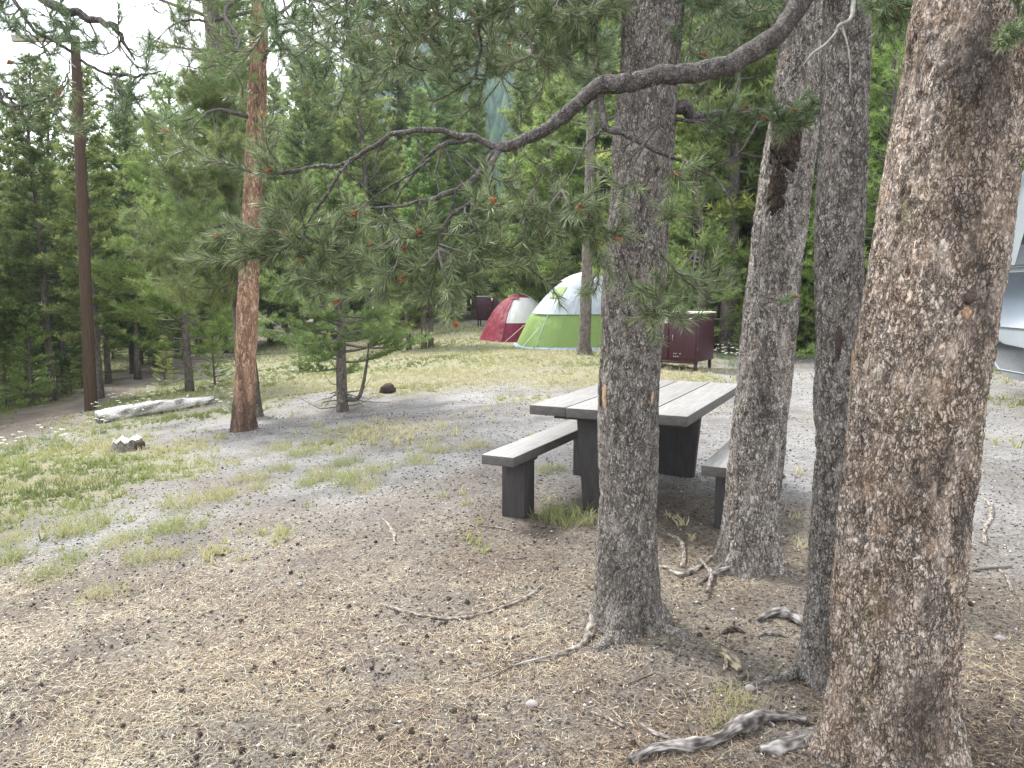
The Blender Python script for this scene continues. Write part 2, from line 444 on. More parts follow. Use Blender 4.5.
M['stone'] = plain("stone", (0.27, 0.25, 0.24), .9, var=.3, scale=40, bump=.5)
M['fresh_wood'] = plain("fresh_wood", (0.40, 0.27, 0.16), 0.7, var=0.3, scale=30)
M['dark_hollow'] = plain("dark_hollow", (0.05, 0.035, 0.028), 0.95, var=0.5, scale=50, bump=0.8)

# ------------------------------------------------------------------ ground
TRACK = np.array([[-10.2, 4.0]] + [gp(px_, py_)[:2].tolist() for px_, py_ in ((22, 424), (60, 408), (100, 395), (140, 381), (175, 366))] + [[-18, 60]])
print('track', TRACK.round(1).tolist())
def grass_density(x, y):
    """0..1, how much grass grows there"""
    x = np.asarray(x, float); y = np.asarray(y, float)
    ang = x / np.maximum(y, 0.3)
    n = fbm(x * 0.55 + 9, y * 0.55, 0, 21, 4)
    n2 = fbm(x * 1.7, y * 1.7, 0, 22, 3)
    left = np.clip((-ang - 0.28) / 0.28, 0, 1) * np.clip((y - 4.2) / 3, 0, 1)
    far = np.clip((y - 9.5) / 5, 0, 1) * np.clip(1 - (y - 34) / 15, 0, 1) * np.clip((0.38 - ang) / 0.18, 0.12, 1)
    mid = 0.35 * np.clip((y - 4.5) / 3, 0, 1) * np.clip((0.05 - ang) / 0.2, 0, 1)
    base = np.maximum(np.maximum(left * 0.9, far), mid)
    track = track_mask(x, y)
    g = np.clip((base * 1.25 + (n - 0.5) * 1.7 + (n2 - 0.5) * 0.5) - 0.42, 0, 1)
    right = np.clip((ang - 0.5) / 0.05, 0, 1) * np.clip(1 - abs(y - 14.5) / 2.5, 0, 1)
    g = np.maximum(g, right * 0.6 * (n > 0.45))
    return np.clip(g * 1.6, 0, 1) * (1 - track)

def track_mask(x, y):
    """the bare dirt track along the edge of the wood on the left"""
    q = TRACK
    c = np.interp(y, q[:, 1], q[:, 0])
    d = np.abs(x - c) * .8
    w = 0.55 + 0.018 * y + 0.3 * (fbm(x * 0.6, y * 0.6, 0, 31, 2) - 0.5)
    return np.clip(1.6 - d / w, 0, 1) * (y > 4)

def litter_density(x, y):
    x = np.asarray(x, float); y = np.asarray(y, float)
    n = fbm(x * 0.7, y * 0.7, 0, 41, 4)
    a = np.clip((7.0 - y) / 3.5 + .7 * np.exp(-((x - 1.5) ** 2 + (y - 5.4) ** 2) / .8), 0, 1) * np.clip(1.2 - np.maximum(0, x - 2.0) / 1.2, 0.15, 1)
    return np.clip(a * 1.2 + (n - 0.5) * 1.9, 0, 1)

EDGE = [(-150, 13), (0, 15.5), (60, 18), (138, 25), (200, 31), (260, 33), (350, 36), (450, 44), (500, 42), (520, 27), (600, 26), (660, 23), (760, 19.5), (850, 18), (950, 18), (1024, 19), (1200, 19)]
def duff_density(x, y):
    """dark forest floor under the trees"""
    px = np.where(y > .5, 512 + 750 * x / np.maximum(y, .5), 0)
    e = np.interp(px, [q[0] for q in EDGE], [q[1] for q in EDGE])
    return np.clip((y - e + .3 + (fbm(x * .5, y * .5, 0, 91, 3) - .5) * 4) / 2, 0, 1) * .9 * (1 - track_mask(x, y))

def build_ground():
    rs = [0.0]
    r = 0.25
    while r < 9: rs.append(r); r += 0.035 + r * 0.006
    while r < 1500: rs.append(r); r *= 1.05
    # denser bearings in front of the camera
    a1 = np.linspace(math.radians(35), math.radians(145), 560, endpoint=False)
    a2 = np.linspace(math.radians(145), math.radians(395), 150, endpoint=False)
    A = np.concatenate([a1, a2]); n = len(A); R = np.array(rs[1:])
    X = R[:, None] * np.cos(A)[None]; Y = R[:, None] * np.sin(A)[None]
    Z = tz(X, Y)
    near = np.clip(1 - R[:, None] / 12, 0, 1)
    Z = Z + near * ((fbm(X * 14, Y * 14, 0, 6, 3) - 0.5) * 0.022 - np.abs(fbm(X * 30, Y * 30, 0, 7, 2) - 0.5) * 0.012)
    V = np.stack([X, Y, Z], -1).reshape(-1, 3)
    m_ = len(R)
    i = np.arange(m_ - 1)[:, None] * n; j = np.arange(n)[None]; k = (j + 1) % n
    q = np.stack([i + j, i + n + j, i + n + k, i + k], -1).reshape(-1, 4)
    mb = MB(); mb.add(V, q=q, poly=[list(range(n))])
    m, N, L, b = mat_new("soil")
    v = vmap(N, L)
    gA = N.new("ShaderNodeAttribute"); gA.attribute_name = "grass"
    lA = N.new("ShaderNodeAttribute"); lA.attribute_name = "litter"
    n1 = noise(N, L, v, 1.3, 6, 0.65); n2 = noise(N, L, v, 11, 6, 0.7); n3 = noise(N, L, v, 70, 4, 0.7)
    n0 = noise(N, L, v, 0.55, 5, 0.6, 0.5); n4 = noise(N, L, v, 28, 5, 0.75)
    soil = mixc(N, L, mrange(N, L, n1, 0.36, 0.64), (0.145, 0.138, 0.132), (0.32, 0.312, 0.302))
    soil = mixc(N, L, mrange(N, L, n0, 0.40, 0.62, 0, 0.7), soil, (0.40, 0.392, 0.38))
    soil = mixc(N, L, mrange(N, L, n2, 0.48, 0.66, 0, 0.55), soil, (0.165, 0.145, 0.135))
    soil = mixc(N, L, mrange(N, L, n4, 0.53, 0.64, 0, 0.65), soil, (0.10, 0.09, 0.08))
    soil = mixc(N, L, mrange(N, L, n3, 0.52, 0.62, 0, 0.7), soil, (0.065, 0.055, 0.05))
    lit = mixc(N, L, mrange(N, L, n1, 0.35, 0.65), (0.175, 0.145, 0.12), (0.33, 0.30, 0.235))
    lit = mixc(N, L, mrange(N, L, n0, 0.42, 0.60, 0, 0.6), lit, (0.15, 0.12, 0.10))
    lit = mixc(N, L, mrange(N, L, noise(N, L, v, 2.3, 5, 0.7), 0.52, 0.66, 0, 0.6), lit, (0.38, 0.34, 0.25))
    lit = mixc(N, L, mrange(N, L, n4, 0.46, 0.62, 0, 0.8), lit, (0.11, 0.085, 0.065))
    lit = mixc(N, L, mrange(N, L, n3, 0.50, 0.60, 0, 0.85), lit, (0.06, 0.045, 0.038))
    c = mixc(N, L, mrange(N, L, lA.outputs["Fac"], 0, 1, 0, 0.85), soil, lit)
    gr = mixc(N, L, mrange(N, L, n2, 0.35, 0.65), (0.15, 0.165, 0.07), (0.34, 0.31, 0.18))
    gr = mixc(N, L, mrange(N, L, n3, 0.5, 0.75, 0, 0.6), gr, (0.09, 0.085, 0.045))
    c = mixc(N, L, mrange(N, L, gA.outputs["Fac"], 0, 1, 0, 0.75), c, gr)
    tA = N.new("ShaderNodeAttribute"); tA.attribute_name = "track"
    c = mixc(N, L, mrange(N, L, tA.outputs["Fac"], 0, 1, 0, .75), c, mixc(N, L, mrange(N, L, n1, .35, .65), (0.15, 0.115, 0.085), (0.25, 0.205, 0.16)))
    dA = N.new("ShaderNodeAttribute"); dA.attribute_name = "duff"
    du = mixc(N, L, mrange(N, L, n1, 0.35, 0.65), (0.10, 0.075, 0.05), (0.12, 0.14, 0.055))
    c = mixc(N, L, dA.outputs["Fac"], c, du)
    sp_ = N.new("ShaderNodeTexVoronoi"); sp_.inputs["Scale"].default_value = 55; L.new(v, sp_.inputs["Vector"])
    c = mixc(N, L, mrange(N, L, sp_.outputs["Distance"], 0.10, 0.2, 0.5, 0), c, (0.50, 0.47, 0.43))
    L.new(c, b.inputs["Base Color"]); b.inputs["Roughness"].default_value = 0.95; b.inputs["Specular IOR Level"].default_value = 0.15
    h = N.new("ShaderNodeMath"); h.operation = 'MULTIPLY_ADD'; L.new(n3, h.inputs[0]); h.inputs[1].default_value = 0.5; L.new(n2, h.inputs[2])
    bp = N.new("ShaderNodeBump"); bp.inputs["Strength"].default_value = 1.0; bp.inputs["Distance"].default_value = 0.05
    L.new(h.outputs[0], bp.inputs["Height"]); L.new(bp.outputs[0], b.inputs["Normal"])
    o = mb.build("ground", m, sm=True)
    for nm, fn in (("grass", grass_density), ("litter", litter_density), ("duff", duff_density), ("track", track_mask)):
        a = o.data.attributes.new(nm, 'FLOAT', 'POINT')
        a.data.foreach_set("value", fn(V[:, 0], V[:, 1]).astype(np.float32))
    tag(o, "bare grey brown dirt of the campsite with needle litter and grassy slope", kind="structure")
build_ground()

# ------------------------------------------------------------------ far hills
def hill_h(x, y):
    d = np.hypot(x, y); a = np.arctan2(x, y)
    ridge = (128 + 20 * np.sin(a * 3.1 + 0.6)) * (.30 + .70 * np.clip((a + .50) / .30, 0, 1)) + 14 * np.sin(a * 9 + 1.0)
    front = np.clip((y / np.maximum(d, 1)) * 2.2 + 0.5, 0, 1)
    return np.clip((d - 110) / 330, 0, 1) ** 1.15 * ridge * front + (fbm(x * 0.02, y * 0.02, 0, 51, 4) - 0.5) * 16 * np.clip((d - 110) / 100, 0, 1) - 0.6

def build_hills():
    R = np.linspace(105, 520, 60); A = np.linspace(math.radians(-85), math.radians(85), 160)
    X = R[:, None] * np.sin(A)[None]; Y = R[:, None] * np.cos(A)[None]
    Z = hill_h(X, Y) + tz(X, Y) * np.clip(1 - (R[:, None] - 105) / 60, 0, 1)
    V = np.stack([X, Y, Z], -1).reshape(-1, 3); n = len(A)
    i = np.arange(len(R) - 1)[:, None] * n; j = np.arange(n - 1)[None]
    q = np.stack([i + j, i + j + 1, i + n + j + 1, i + n + j], -1).reshape(-1, 4)
    m = plain("hill_soil", (0.045, 0.065, 0.035), 1.0, spec=0.0, var=0.4, scale=0.05)
    o = MB().add(V, q=q).build("hills", m, sm=True)
    tag(o, "wooded mountain slope far behind the campground", kind="structure")
    rng = np.random.default_rng(5); mb = MB(); cnt = 0
    while cnt < 6500:
        a = rng.uniform(-0.85, 0.75); d = 110 + 400 * rng.random() ** 0.8
        x, y = d * math.sin(a), d * math.cos(a)
        z = float(hill_h(np.array(x), np.array(y))) + (tz1(x, y) * max(0, 1 - (d - 105) / 60)) - 0.3
        H = rng.uniform(8, 15); w = H * rng.uniform(0.2, 0.3)
        for (h0, h1, ww) in ((0.08, 0.5, 1.0), (0.3, 0.75, 0.75), (0.55, 1.0, 0.5)):
            ph = rng.random() * 6; ns = 7
            aa = ph + np.arange(ns) * 2 * math.pi / ns; rr = w * ww * rng.uniform(0.6, 1.2, ns)
            V = np.vstack([np.stack([x + rr * np.cos(aa), y + rr * np.sin(aa), z + H * h0 + rng.uniform(-0.05, 0.05, ns) * H], -1), [[x, y, z + H * h1]]])
            mb.add(V, t=[(k, (k + 1) % ns, ns) for k in range(ns)], tint=rng.random())
        cnt += 1
    tag(mb.build("distant_forest", M['needle_hill']), "dense dark pine forest covering the far mountain slope", "forest", kind="stuff")
build_hills()

# ------------------------------------------------------------------ forest trees
def tree_meshes(seed, H, r0, cb, R, nbr, npt, nl, nw, ntw=7, dead=10, nmat='needle_far', bmat='bark_far', dens=1.0, droop=0.0, topc=0.0):
    rng = np.random.default_rng(seed)
    hs = np.linspace(0, H, 14)
    sway = np.stack([(fbm(hs * 0.25, 0, 0, seed, 2) - 0.5) * 0.5, (fbm(hs * 0.25, 5, 0, seed + 1, 2) - 0.5) * 0.5], -1) * (hs / H)[:, None]
    TP = np.column_stack([sway, hs - 0.15])
    TP[0, :2] = 0
    rad = r0 * (1 - hs / H) ** 0.8 + 0.012
    rad[0] *= 1.25
    tr = MB(); tr.tube(TP, rad, 10)
    br = MB(); cr_ = MB()
    def tp(h): return np.array([np.interp(h, hs, TP[:, 0]), np.interp(h, hs, TP[:, 1]), h - 0.15])
    Ps, Ds, Ts = [], [], []
    az = rng.random() * 6
    for i in range(nbr):
        u = (i + rng.random()) / nbr
        h = cb * H + (1 - cb) * H * u ** 0.85 * 0.985
        v = (h - cb * H) / (H - cb * H)
        L = R * ((1 - v) ** 0.75) * rng.uniform(0.55, 1.12) * (0.65 + 0.35 * min(1, v / 0.15)) + 0.12
        az += 2.4 + rng.uniform(-0.5, 0.5)
        d0 = np.array([math.cos(az), math.sin(az), 0])
        el0 = -0.15 - droop + 0.8 * v + rng.uniform(-0.3, 0.3)
        s = np.linspace(0, 1, 6)
        el = el0 + s * (0.55 - 0.2 * v) 
        stp = np.stack([np.cos(el) * d0[0], np.cos(el) * d0[1], np.sin(el)], -1) * L / 5
        bp = tp(h) + np.vstack([[0, 0, 0], np.cumsum(stp[:-1], 0)])
        side = np.array([-d0[1], d0[0], 0])
        br.tube(bp, np.linspace(0.014 + 0.012 * L, 0.004, 6), 3, cap=False)
        nt = max(3, int(ntw * L / R * 1.4 + 2))
        for k in range(nt):
            t = 0.28 + 0.72 * (k + rng.random()) / nt
            p = np.array([np.interp(t, s, bp[:, c]) for c in range(3)])
            sg = 1 if k % 2 else -1
            dd = unit(d0 * 0.75 + side * sg * rng.uniform(0.4, 1.0) + np.array([0, 0, rng.uniform(0.0, 0.7)]))
            sl = (0.28 * L * (1.25 - t) + 0.10) * rng.uniform(0.6, 1.3)
            m_ = max(2, int(sl / 0.075 * dens))
            for q_ in np.linspace(0.2, 1.0, m_):
                Ps.append(p + dd * sl * q_ + np.array([0, 0, 0.12 * sl * q_ * q_])); Ds.append(dd + np.array([0, 0, 0.35 * q_])); Ts.append(0.25 + 0.5 * q_ * t + rng.uniform(-0.15, 0.2))
        m_ = max(2, int(L * 0.5 / 0.08))
        for q_ in np.linspace(0.5, 1.0, m_):
            Ps.append(np.array([np.interp(q_, s, bp[:, c]) for c in range(3)])); Ds.append(stp[-1] / np.linalg.norm(stp[-1]) + np.array([0, 0, 0.2])); Ts.append(0.25 + 0.5 * q_)
    P = np.array(Ps); D = unit(np.array(Ds))
    needles(cr_, P, D, npt, nl, nw, 0.52, rng, np.array(Ts), 0.4, 0.12)
    for i in range(dead):
        h = cb * H * (0.25 + 0.8 * rng.random()); a = rng.random() * 6.28; L = rng.uniform(0.2, 0.8) * min(1.2, R)
        d0 = np.array([math.cos(a), math.sin(a), rng.uniform(-0.3, 0.2)])
        p0 = tp(h); p1 = p0 + d0 * L * 0.5 + np.array([0, 0, -0.03]); p2 = p0 + d0 * L + rng.normal(size=3) * 0.08
        br.tube([p0, p1, p2], [0.014, 0.009, 0.004], 3, cap=False)
    return tr.mesh("trunk", M[bmat], sm=True), br.mesh("limbs", M['twig'], sm=True), cr_.mesh("crown", M[nmat])

def place_tree(ms, name, x, y, s, rz, label, cat, group, lean=(0, 0), dz=0.0):
    o = empty(name, (x, y, tz1(x, y) + dz), label, cat, group, rz)
    o.scale = (s, s, s); o.rotation_euler = (lean[0], lean[1], rz)
    for nm, me in zip(("trunk", "limbs", "crown"), ms):
        c = bpy.data.objects.new(nm, me); C.objects.link(c); c.parent = o
    return o

V_T = [tree_meshes(100 + k, H, .12, cb, R * 1.15, int(nb * 1.35), 11, .16, .031, nmat='needle_far', ntw=9) for k, (H, cb, R, nb) in enumerate(
    [(12, .14, 1.5, 110), (11, .20, 1.35, 95), (13, .26, 1.45, 95), (10, .08, 1.5, 105), (12.5, .10, 1.7, 120)])]
V_B = [tree_meshes(200 + k, H, .09, cb, R * 1.15, int(nb * 1.3), 11, .15, .025, nmat='needle_bright', ntw=9) for k, (H, cb, R, nb) in enumerate(
    [(8, .07, 1.6, 85), (6, .05, 1.35, 75), (10, .12, 1.6, 95)])]

rnd = random.Random(8)
placed = []
def free(x, y, d):
    return all((x - a) ** 2 + (y - b) ** 2 > d * d for a, b in placed)
EDGE = [(-150, 13), (0, 15.5), (60, 18), (138, 25), (200, 31), (260, 33), (350, 36), (450, 44), (500, 42), (520, 27), (600, 26), (660, 23), (760, 19.5), (850, 18), (950, 18), (1024, 19), (1200, 19)]
def edge(px):
    return float(np.interp(px, [e[0] for e in EDGE], [e[1] for e in EDGE]))
total = 0
tries = 0
while total < 262 and tries < 6000:
    tries += 1
    px = rnd.uniform(-170, 1190); e = edge(px)
    Y = e + 38 * rnd.random() ** 1.5
    x = (px - 512) / 750 * Y
    if not free(x, Y, 1.05 + 0.023 * Y): continue
    if 2.5 < x < 9 and Y < 17: continue
    placed.append((x, Y)); total += 1
    row = "front" if Y < e + 4 else "middle" if Y < e + 11 else "depth"
    if px < 235: lab, grp = "slender dark pine in the shady wood beyond the dirt track", "pines of the wood beyond the dirt track"
    elif px < 520: lab, grp = "tall pine in the open wood far behind the grassy clearing", "pines far behind the clearing"
    elif px < 690: lab, grp = "tall green pine standing in the wood behind the tents", "pines behind the tents"
    else: lab, grp = "bushy bright green pine in the thicket behind the storage locker", "pines behind the storage locker"
    where = [(20, "left of the pole at the left edge"), (80, "just left of the utility pole"), (140, "just right of the utility pole"), (185, "over the bleached log"), (235, "left of the orange trunk"), (290, "right of the orange trunk"), (345, "behind the crooked pine"), (400, "right of the crooked pine"), (450, "over the paired slim trunks"),
             (500, "above the red tent"), (560, "between the two tents"), (610, "above the green tent"), (665, "behind the central trunk"), (720, "above the locker"), (760, "right of the locker"), (830, "behind the silvery trunk"), (890, "right of the thin trunk"), (970, "behind the thickest trunk"), (9999, "beside the camper van")]
    wl_ = [w for lim, w in where if px < lim][0]
    kind_ = "dark pine" if px < 235 else "tall pine" if px < 520 else "green pine"
    lab = "%s in the %s of wood, %s" % (kind_, row, wl_)
    bushy = (px > 640 and rnd.random() < 0.85) or rnd.random() < 0.12 or (Y - e < 3 and px < 200 and rnd.random() < 0.2)
    ms = rnd.choice(V_B) if bushy else rnd.choice(V_T)
    if bushy: lab = "bushy " + lab
    s = rnd.uniform(0.85, 1.2) * (0.84 if px < 130 else 1.15 if 540 < px else 1.0)
    if px < 230: s *= 0.80 + 0.1 * rnd.random()
    elif not (478 < px < 535): s *= 1.35
    if 470 < px < 540: s *= 0.72
    place_tree(ms, "pine_tree", x, Y, s, rnd.uniform(0, 6.28), lab, "pine tree", grp, (rnd.gauss(0, .015), rnd.gauss(0, .015)))
print("forest trees", total)

# haze of the far air
def build_haze():
    mb = MB(); mb.box((0, 180, 105), (1080, 740, 260))
    m = bpy.data.materials.new("haze_air"); m.use_nodes = True
    N, L = m.node_tree.nodes, m.node_tree.links
    N.remove(N["Principled BSDF"])
    v = N.new("ShaderNodeVolumePrincipled"); v.inputs["Color"].default_value = (0.72, 0.85, 1.0, 1)
    v.inputs["Density"].default_value = 0.00045
    v.inputs["Anisotropy"].default_value = 0.3
    L.new(v.outputs[0], N["Material Output"].inputs["Volume"])
    o = mb.build("haze", m); tag(o, "thin bluish haze in the air over the far slope", kind="stuff")
HAZE = True
if HAZE: build_haze()

exec_part2 = True
# ------------------------------------------------------------------ near trunks
def near_trunk(root, ctr, rads, mat, seed, flare=0.35, lobes=4, amp=0.007, n=150, dz=0.012, ztop=3.6, H=11.0, name="trunk"):
    """ctr: (z, x, y) centreline knots up to ztop; rads: (z, r) knots"""
    ctr = np.array(ctr, float); rads = np.array(rads, float)
    z0 = ctr[0, 0] - 0.10
    z = np.concatenate([np.arange(z0, ztop, dz), np.linspace(ztop, H, 40)])
    sm = smooth(ctr, 200)
    zz = sm[:, 0]
    cx = np.interp(z, zz, sm[:, 1]); cy = np.interp(z, zz, sm[:, 2])
    sl = (sm[-1, 1:] - sm[-30, 1:]) / (sm[-1, 0] - sm[-30, 0])
    up = np.maximum(0, z - zz[-1]); cx = cx + up * sl[0] * np.exp(-up * 0.15); cy = cy + up * sl[1] * np.exp(-up * 0.15)
    r = np.interp(z, rads[:, 0], rads[:, 1])
    r = np.where(z > ztop, np.interp(z, [ztop, H], [np.interp(ztop, rads[:, 0], rads[:, 1]), 0.02]), r)
    a = np.arange(n) * 2 * math.pi / n
    hh = z - z0
    fl = flare * np.exp(-hh / 0.16)[:, None] * (1 + 0.75 * np.cos(lobes * a + seed)[None] + 0.4 * np.cos((lobes + 3) * a + seed * 2)[None])
    CX, CY, R = cx[:, None], cy[:, None], r[:, None] * (1 + fl)
    ux, uy = np.cos(a)[None] * np.ones_like(R), np.sin(a)[None] * np.ones_like(R)
    X0, Y0, Z0 = ux * R, uy * R, z[:, None] * np.ones_like(R)
    d = (fbm(X0 * 9, Y0 * 9, Z0 * 3.5, seed, 3) - 0.5) * 4 * amp
    e = fbm(X0 * 55, Y0 * 55, Z0 * 24, seed + 3, 3)
    d = d + (0.5 - np.abs(e - 0.5) * 4) * amp * 1.3
    d = d - np.clip(fbm(X0 * 16, Y0 * 16, Z0 * 3, seed + 9, 3) - 0.57, 0, 1) * amp * 18
    R2 = R + d
    V = np.stack([CX + ux * R2, CY + uy * R2, Z0], -1).reshape(-1, 3)
    i = np.arange(len(z) - 1)[:, None] * n; j = np.arange(n)[None]; k = (j + 1) % n
    q = np.stack([i + j, i + k, i + n + k, i + n + j], -1).reshape(-1, 4)
    mb = MB().add(V, q=q, poly=[[(len(z) - 1) * n + x for x in range(n)]])
    o = mb.build(name, mat, root, org=root.location, sm=True)
    def c(zq): return np.array([np.interp(zq, z, cx), np.interp(zq, z, cy), zq])
    return o, c, lambda zq: float(np.interp(zq, z, r))

def roots(root, base, dirs, mat, r=0.05, seed=0):
    """surface roots running out from a trunk's foot"""
    rng = np.random.default_rng(seed)
    for (ang, L, rr) in dirs:
        d = np.array([math.cos(ang), math.sin(ang)]); side = np.array([-d[1], d[0]])
        pts = []
        for t in np.linspace(0, 1, 7):
            p = base[:2] + d * (0.05 + L * t) + side * (math.sin(t * 5 + ang * 3) * 0.05 * L)
            pts.append([p[0], p[1], tz1(p[0], p[1]) + rr * (0.55 - 1.5 * t) + 0.10 * max(0, 0.35 - t)])
        MB().tube(pts, np.linspace(rr, rr * 0.35, 7), 14, 40, rough=0.3, seed=seed).build("root", mat, root, org=root.location, sm=True)

def trunk_path(pts, z):
    """pts: (px, py, depth) of the trunk's middle line -> (z, x, y)"""
    out = []
    for px, py, Y in pts:
        p = at(px, py, Y); out.append((p[2], p[0], p[1]))
    return out

def upper_crown(root, cfun, z0, H, R, seed, nb=34, mat='needle_mid', skip=None):
    rng = np.random.default_rng(seed); br = MB(); nd = MB(); az = rng.random() * 6; Ps, Ds, Ts = [], [], []
    for i in range(nb):
        v = (i + rng.random()) / nb; h = z0 + (H - z0) * v; az += 2.4
        L = R * (1 - v) ** 0.7 * rng.uniform(0.7, 1.1) + 0.2
        d0 = np.array([math.cos(az), math.sin(az), 0]); side = np.array([-d0[1], d0[0], 0])
        s = np.linspace(0, 1, 6); p0 = cfun(h)
        bp = np.array([p0 + d0 * L * t + np.array([0, 0, L * (0.1 * t + 0.18 * t * t)]) for t in s])
        br.tube(bp, np.linspace(0.03, 0.006, 6), 5, cap=False)
        for k in range(10):
            t = 0.3 + 0.7 * (k + rng.random()) / 10; p = p0 + d0 * L * t + np.array([0, 0, L * (0.1 * t + 0.18 * t * t)])
            dd = unit(d0 * 0.7 + side * (1 if k % 2 else -1) * rng.uniform(0.4, 1) + np.array([0, 0, rng.uniform(-0.1, 0.5)]))
            sl = (0.35 * L * (1.2 - t) + 0.1) * rng.uniform(0.7, 1.2)
            br.tube([p, p + dd * sl], [0.006, 0.003], 3, cap=False)
            for q_ in np.linspace(0.25, 1, max(2, int(sl / 0.07))):
                Ps.append(p + dd * sl * q_); Ds.append(dd); Ts.append(0.3 + 0.4 * q_)
    needles(nd, np.array(Ps), unit(np.array(Ds)), 12, .09, .008, .5, rng, np.array(Ts), .4, .1)
    br.build("upper_limbs", M['twig'], root, org=root.location, sm=True)
    nd.build("crown", M[mat], root, org=root.location)

# big pinkish trunk on the right
b0 = gp(888, 756); b0[2] = tz1(b0[0], b0[1])
D0 = b0[1]
T_R = empty("pine_tree", b0, "thickest pine with pinkish scaly bark, nearest to the camera on the right", "pine tree")
pa = trunk_path([(888, 750, D0), (893, 640, D0), (903, 512, D0 + .01), (918, 384, D0 + .02), (941, 230, D0 + .03), (962, 100, D0 + .04), (977, 0, D0 + .05)], 0)
trR, cR, rR = near_trunk(T_R, pa, [(b0[2], .195), (.35, .197), (.9, .198), (1.4, .203), (2.0, .193), (2.7, .178), (3.6, .165)], M['bark_pink'], 3, flare=.34, lobes=5, amp=.008, n=260, dz=.008)
roots(T_R, b0, [(2.9, .5, .07), (-.6, .55, .06), (4.0, .4, .06), (3.4, .35, .05), (0.3, .4, .05)], M['bark_grey'], seed=3)
upper_crown(T_R, cR, 4.6, 11, 1.6, 31)
# thin trunk behind it
b1 = gp(822, 678)
D1 = b1[1]
T_T = empty("pine_tree", b1, "thin grey pine trunk just behind the thickest pink barked pine", "pine tree")
pa = trunk_path([(824, 675, D1), (829, 600, D1), (834, 512, D1), (838, 400, D1), (839, 256, D1 + .03), (844, 130, D1 + .05), (847, 0, D1 + .08)], 0)
trT, cT, rT = near_trunk(T_T, pa, [(b1[2], .10), (.4, .089), (.9, .088), (1.5, .092), (2.2, .090), (2.8, .087), (3.6, .08)], M['bark_grey'], 6, flare=.35, lobes=3, amp=.0055, n=150, dz=.010, H=9)
roots(T_T, b1, [(3.3, .35, .035), (4.6, .3, .03)], M['bark_grey'], seed=5)
upper_crown(T_T, cT, 4.2, 9, 1.3, 32, 26)
# leaning silver trunk
b2 = gp(749, 566)
D2 = b2[1]
T_S = empty("pine_tree", b2, "silvery pine trunk leaning right beside the right picnic bench, with blackened scars", "pine tree")
pa = trunk_path([(749, 563, D2), (752, 500, D2), (759, 430, D2), (768, 340, D2 + .02), (778, 240, D2 + .03), (792, 140, D2 + .05), (803, 60, D2 + .06), (811, -20, D2 + .08)], 0)
trS, cS, rS = near_trunk(T_S, pa, [(b2[2], .165), (.3, .153), (.8, .152), (1.6, .150), (2.4, .145), (3.2, .135), (3.6, .13)], M['bark_silver'], 9, flare=.33, lobes=4, amp=.007, n=190, dz=.010)
roots(T_S, b2, [(3.6, .55, .035), (4.3, .35, .03), (5.6, .4, .035)], M['bark_grey'], seed=7)
upper_crown(T_S, cS, 4.4, 11, 1.6, 33)
# central trunk in front of the table
b3 = gp(628, 622)
D3 = b3[1]
T_C = empty("pine_tree", b3, "straight grey pine trunk in front of the picnic table with fresh wood scars", "pine tree")
pa = trunk_path([(627, 618, D3), (626, 560, D3), (628, 480, D3), (629, 384, D3), (636, 256, D3), (645, 130, D3 + .02), (655, 0, D3 + .04), (659, -50, D3 + .05)], 0)
trC, cC, rC = near_trunk(T_C, pa, [(b3[2], .158), (.25, .148), (.5, .140), (1.0, .141), (1.5, .147), (2.1, .137), (2.8, .135), (3.6, .125)], M['bark_grey'], 12, flare=.42, lobes=3, amp=.006, n=190, dz=.010)
roots(T_C, b3, [(4.05, .55, .038), (5.75, .40, .05), (3.3, .35, .035)], M['bark_grey'], seed=9)
upper_crown(T_C, cC, 4.3, 10.5, 1.6, 34)

def scar(px, py, c, rr, w, h, mat, root, name="bark_scar", depth=.35, off=0.0, rough=.35, fr=1.6):
    """a patch that lies in the bark facing the camera at (px, py)"""
    p = at(px, py, 3.0); z = None
    d = unit(p - np.array([0, 0, CAMZ]))
    # march to the trunk surface
    t = 0.5
    while t < 8:
        q = np.array([0, 0, CAMZ]) + d * t
        if np.hypot(q[0] - c(q[2])[0], q[1] - c(q[2])[1]) < rr(q[2]) + .004 + off: break
        t += .004
    q = np.array([0, 0, CAMZ]) + d * t
    ax = c(q[2]); nrm = unit(np.array([q[0] - ax[0], q[1] - ax[1], 0])); sd = np.array([-nrm[1], nrm[0], 0])
    mb = MB(); mb.blob((0, 0, 0), 1, seed=int(px), rough=rough, seg=48, ring=36, freq=fr)
    V = mb.v[0]; R = V[:, :1] * w * .5 * sd + V[:, 1:2] * w * depth * nrm + V[:, 2:] * h * .5 * np.array([0, 0, 1]) + q - nrm * w * depth * .45
    mb.v[0] = R
    return mb.build(name, mat, root, org=root.location, sm=True)
scar(604, 396, cC, rC, .030, .11, M['fresh_wood'], T_C, depth=.3)
scar(652, 395, cC, rC, .028, .12, M['fresh_wood'], T_C, depth=.3)
scar(600, 392, cC, rC, .022, .14, M['dark_hollow'], T_C, "bark_split", depth=.3)
scar(785, 145, cS, rS, .15, .34, M['bark_burnt'], T_S, "burnt_patch", depth=.22, rough=.75, fr=3.2)
scar(776, 195, cS, rS, .09, .30, M['bark_burnt'], T_S, "burnt_patch", depth=.22, rough=.75, fr=3.2)

scar(838, 348, cT, rT, .026, .18, M['dark_hollow'], T_T, "bark_split", depth=.3)
scar(853, 365, cT, rT, .016, .12, M['fresh_wood'], T_T, depth=.4)
scar(876, 572, cR, rR, .026, .026, M['dark_hollow'], T_R, "hole", depth=.4)
scar(971, 297, cR, rR, .045, .045, M['dark_hollow'], T_R, "knot", depth=.5)
scar(967, 313, cR, rR, .035, .045, M['bark_orange'], T_R, "resin_lump", depth=.35)

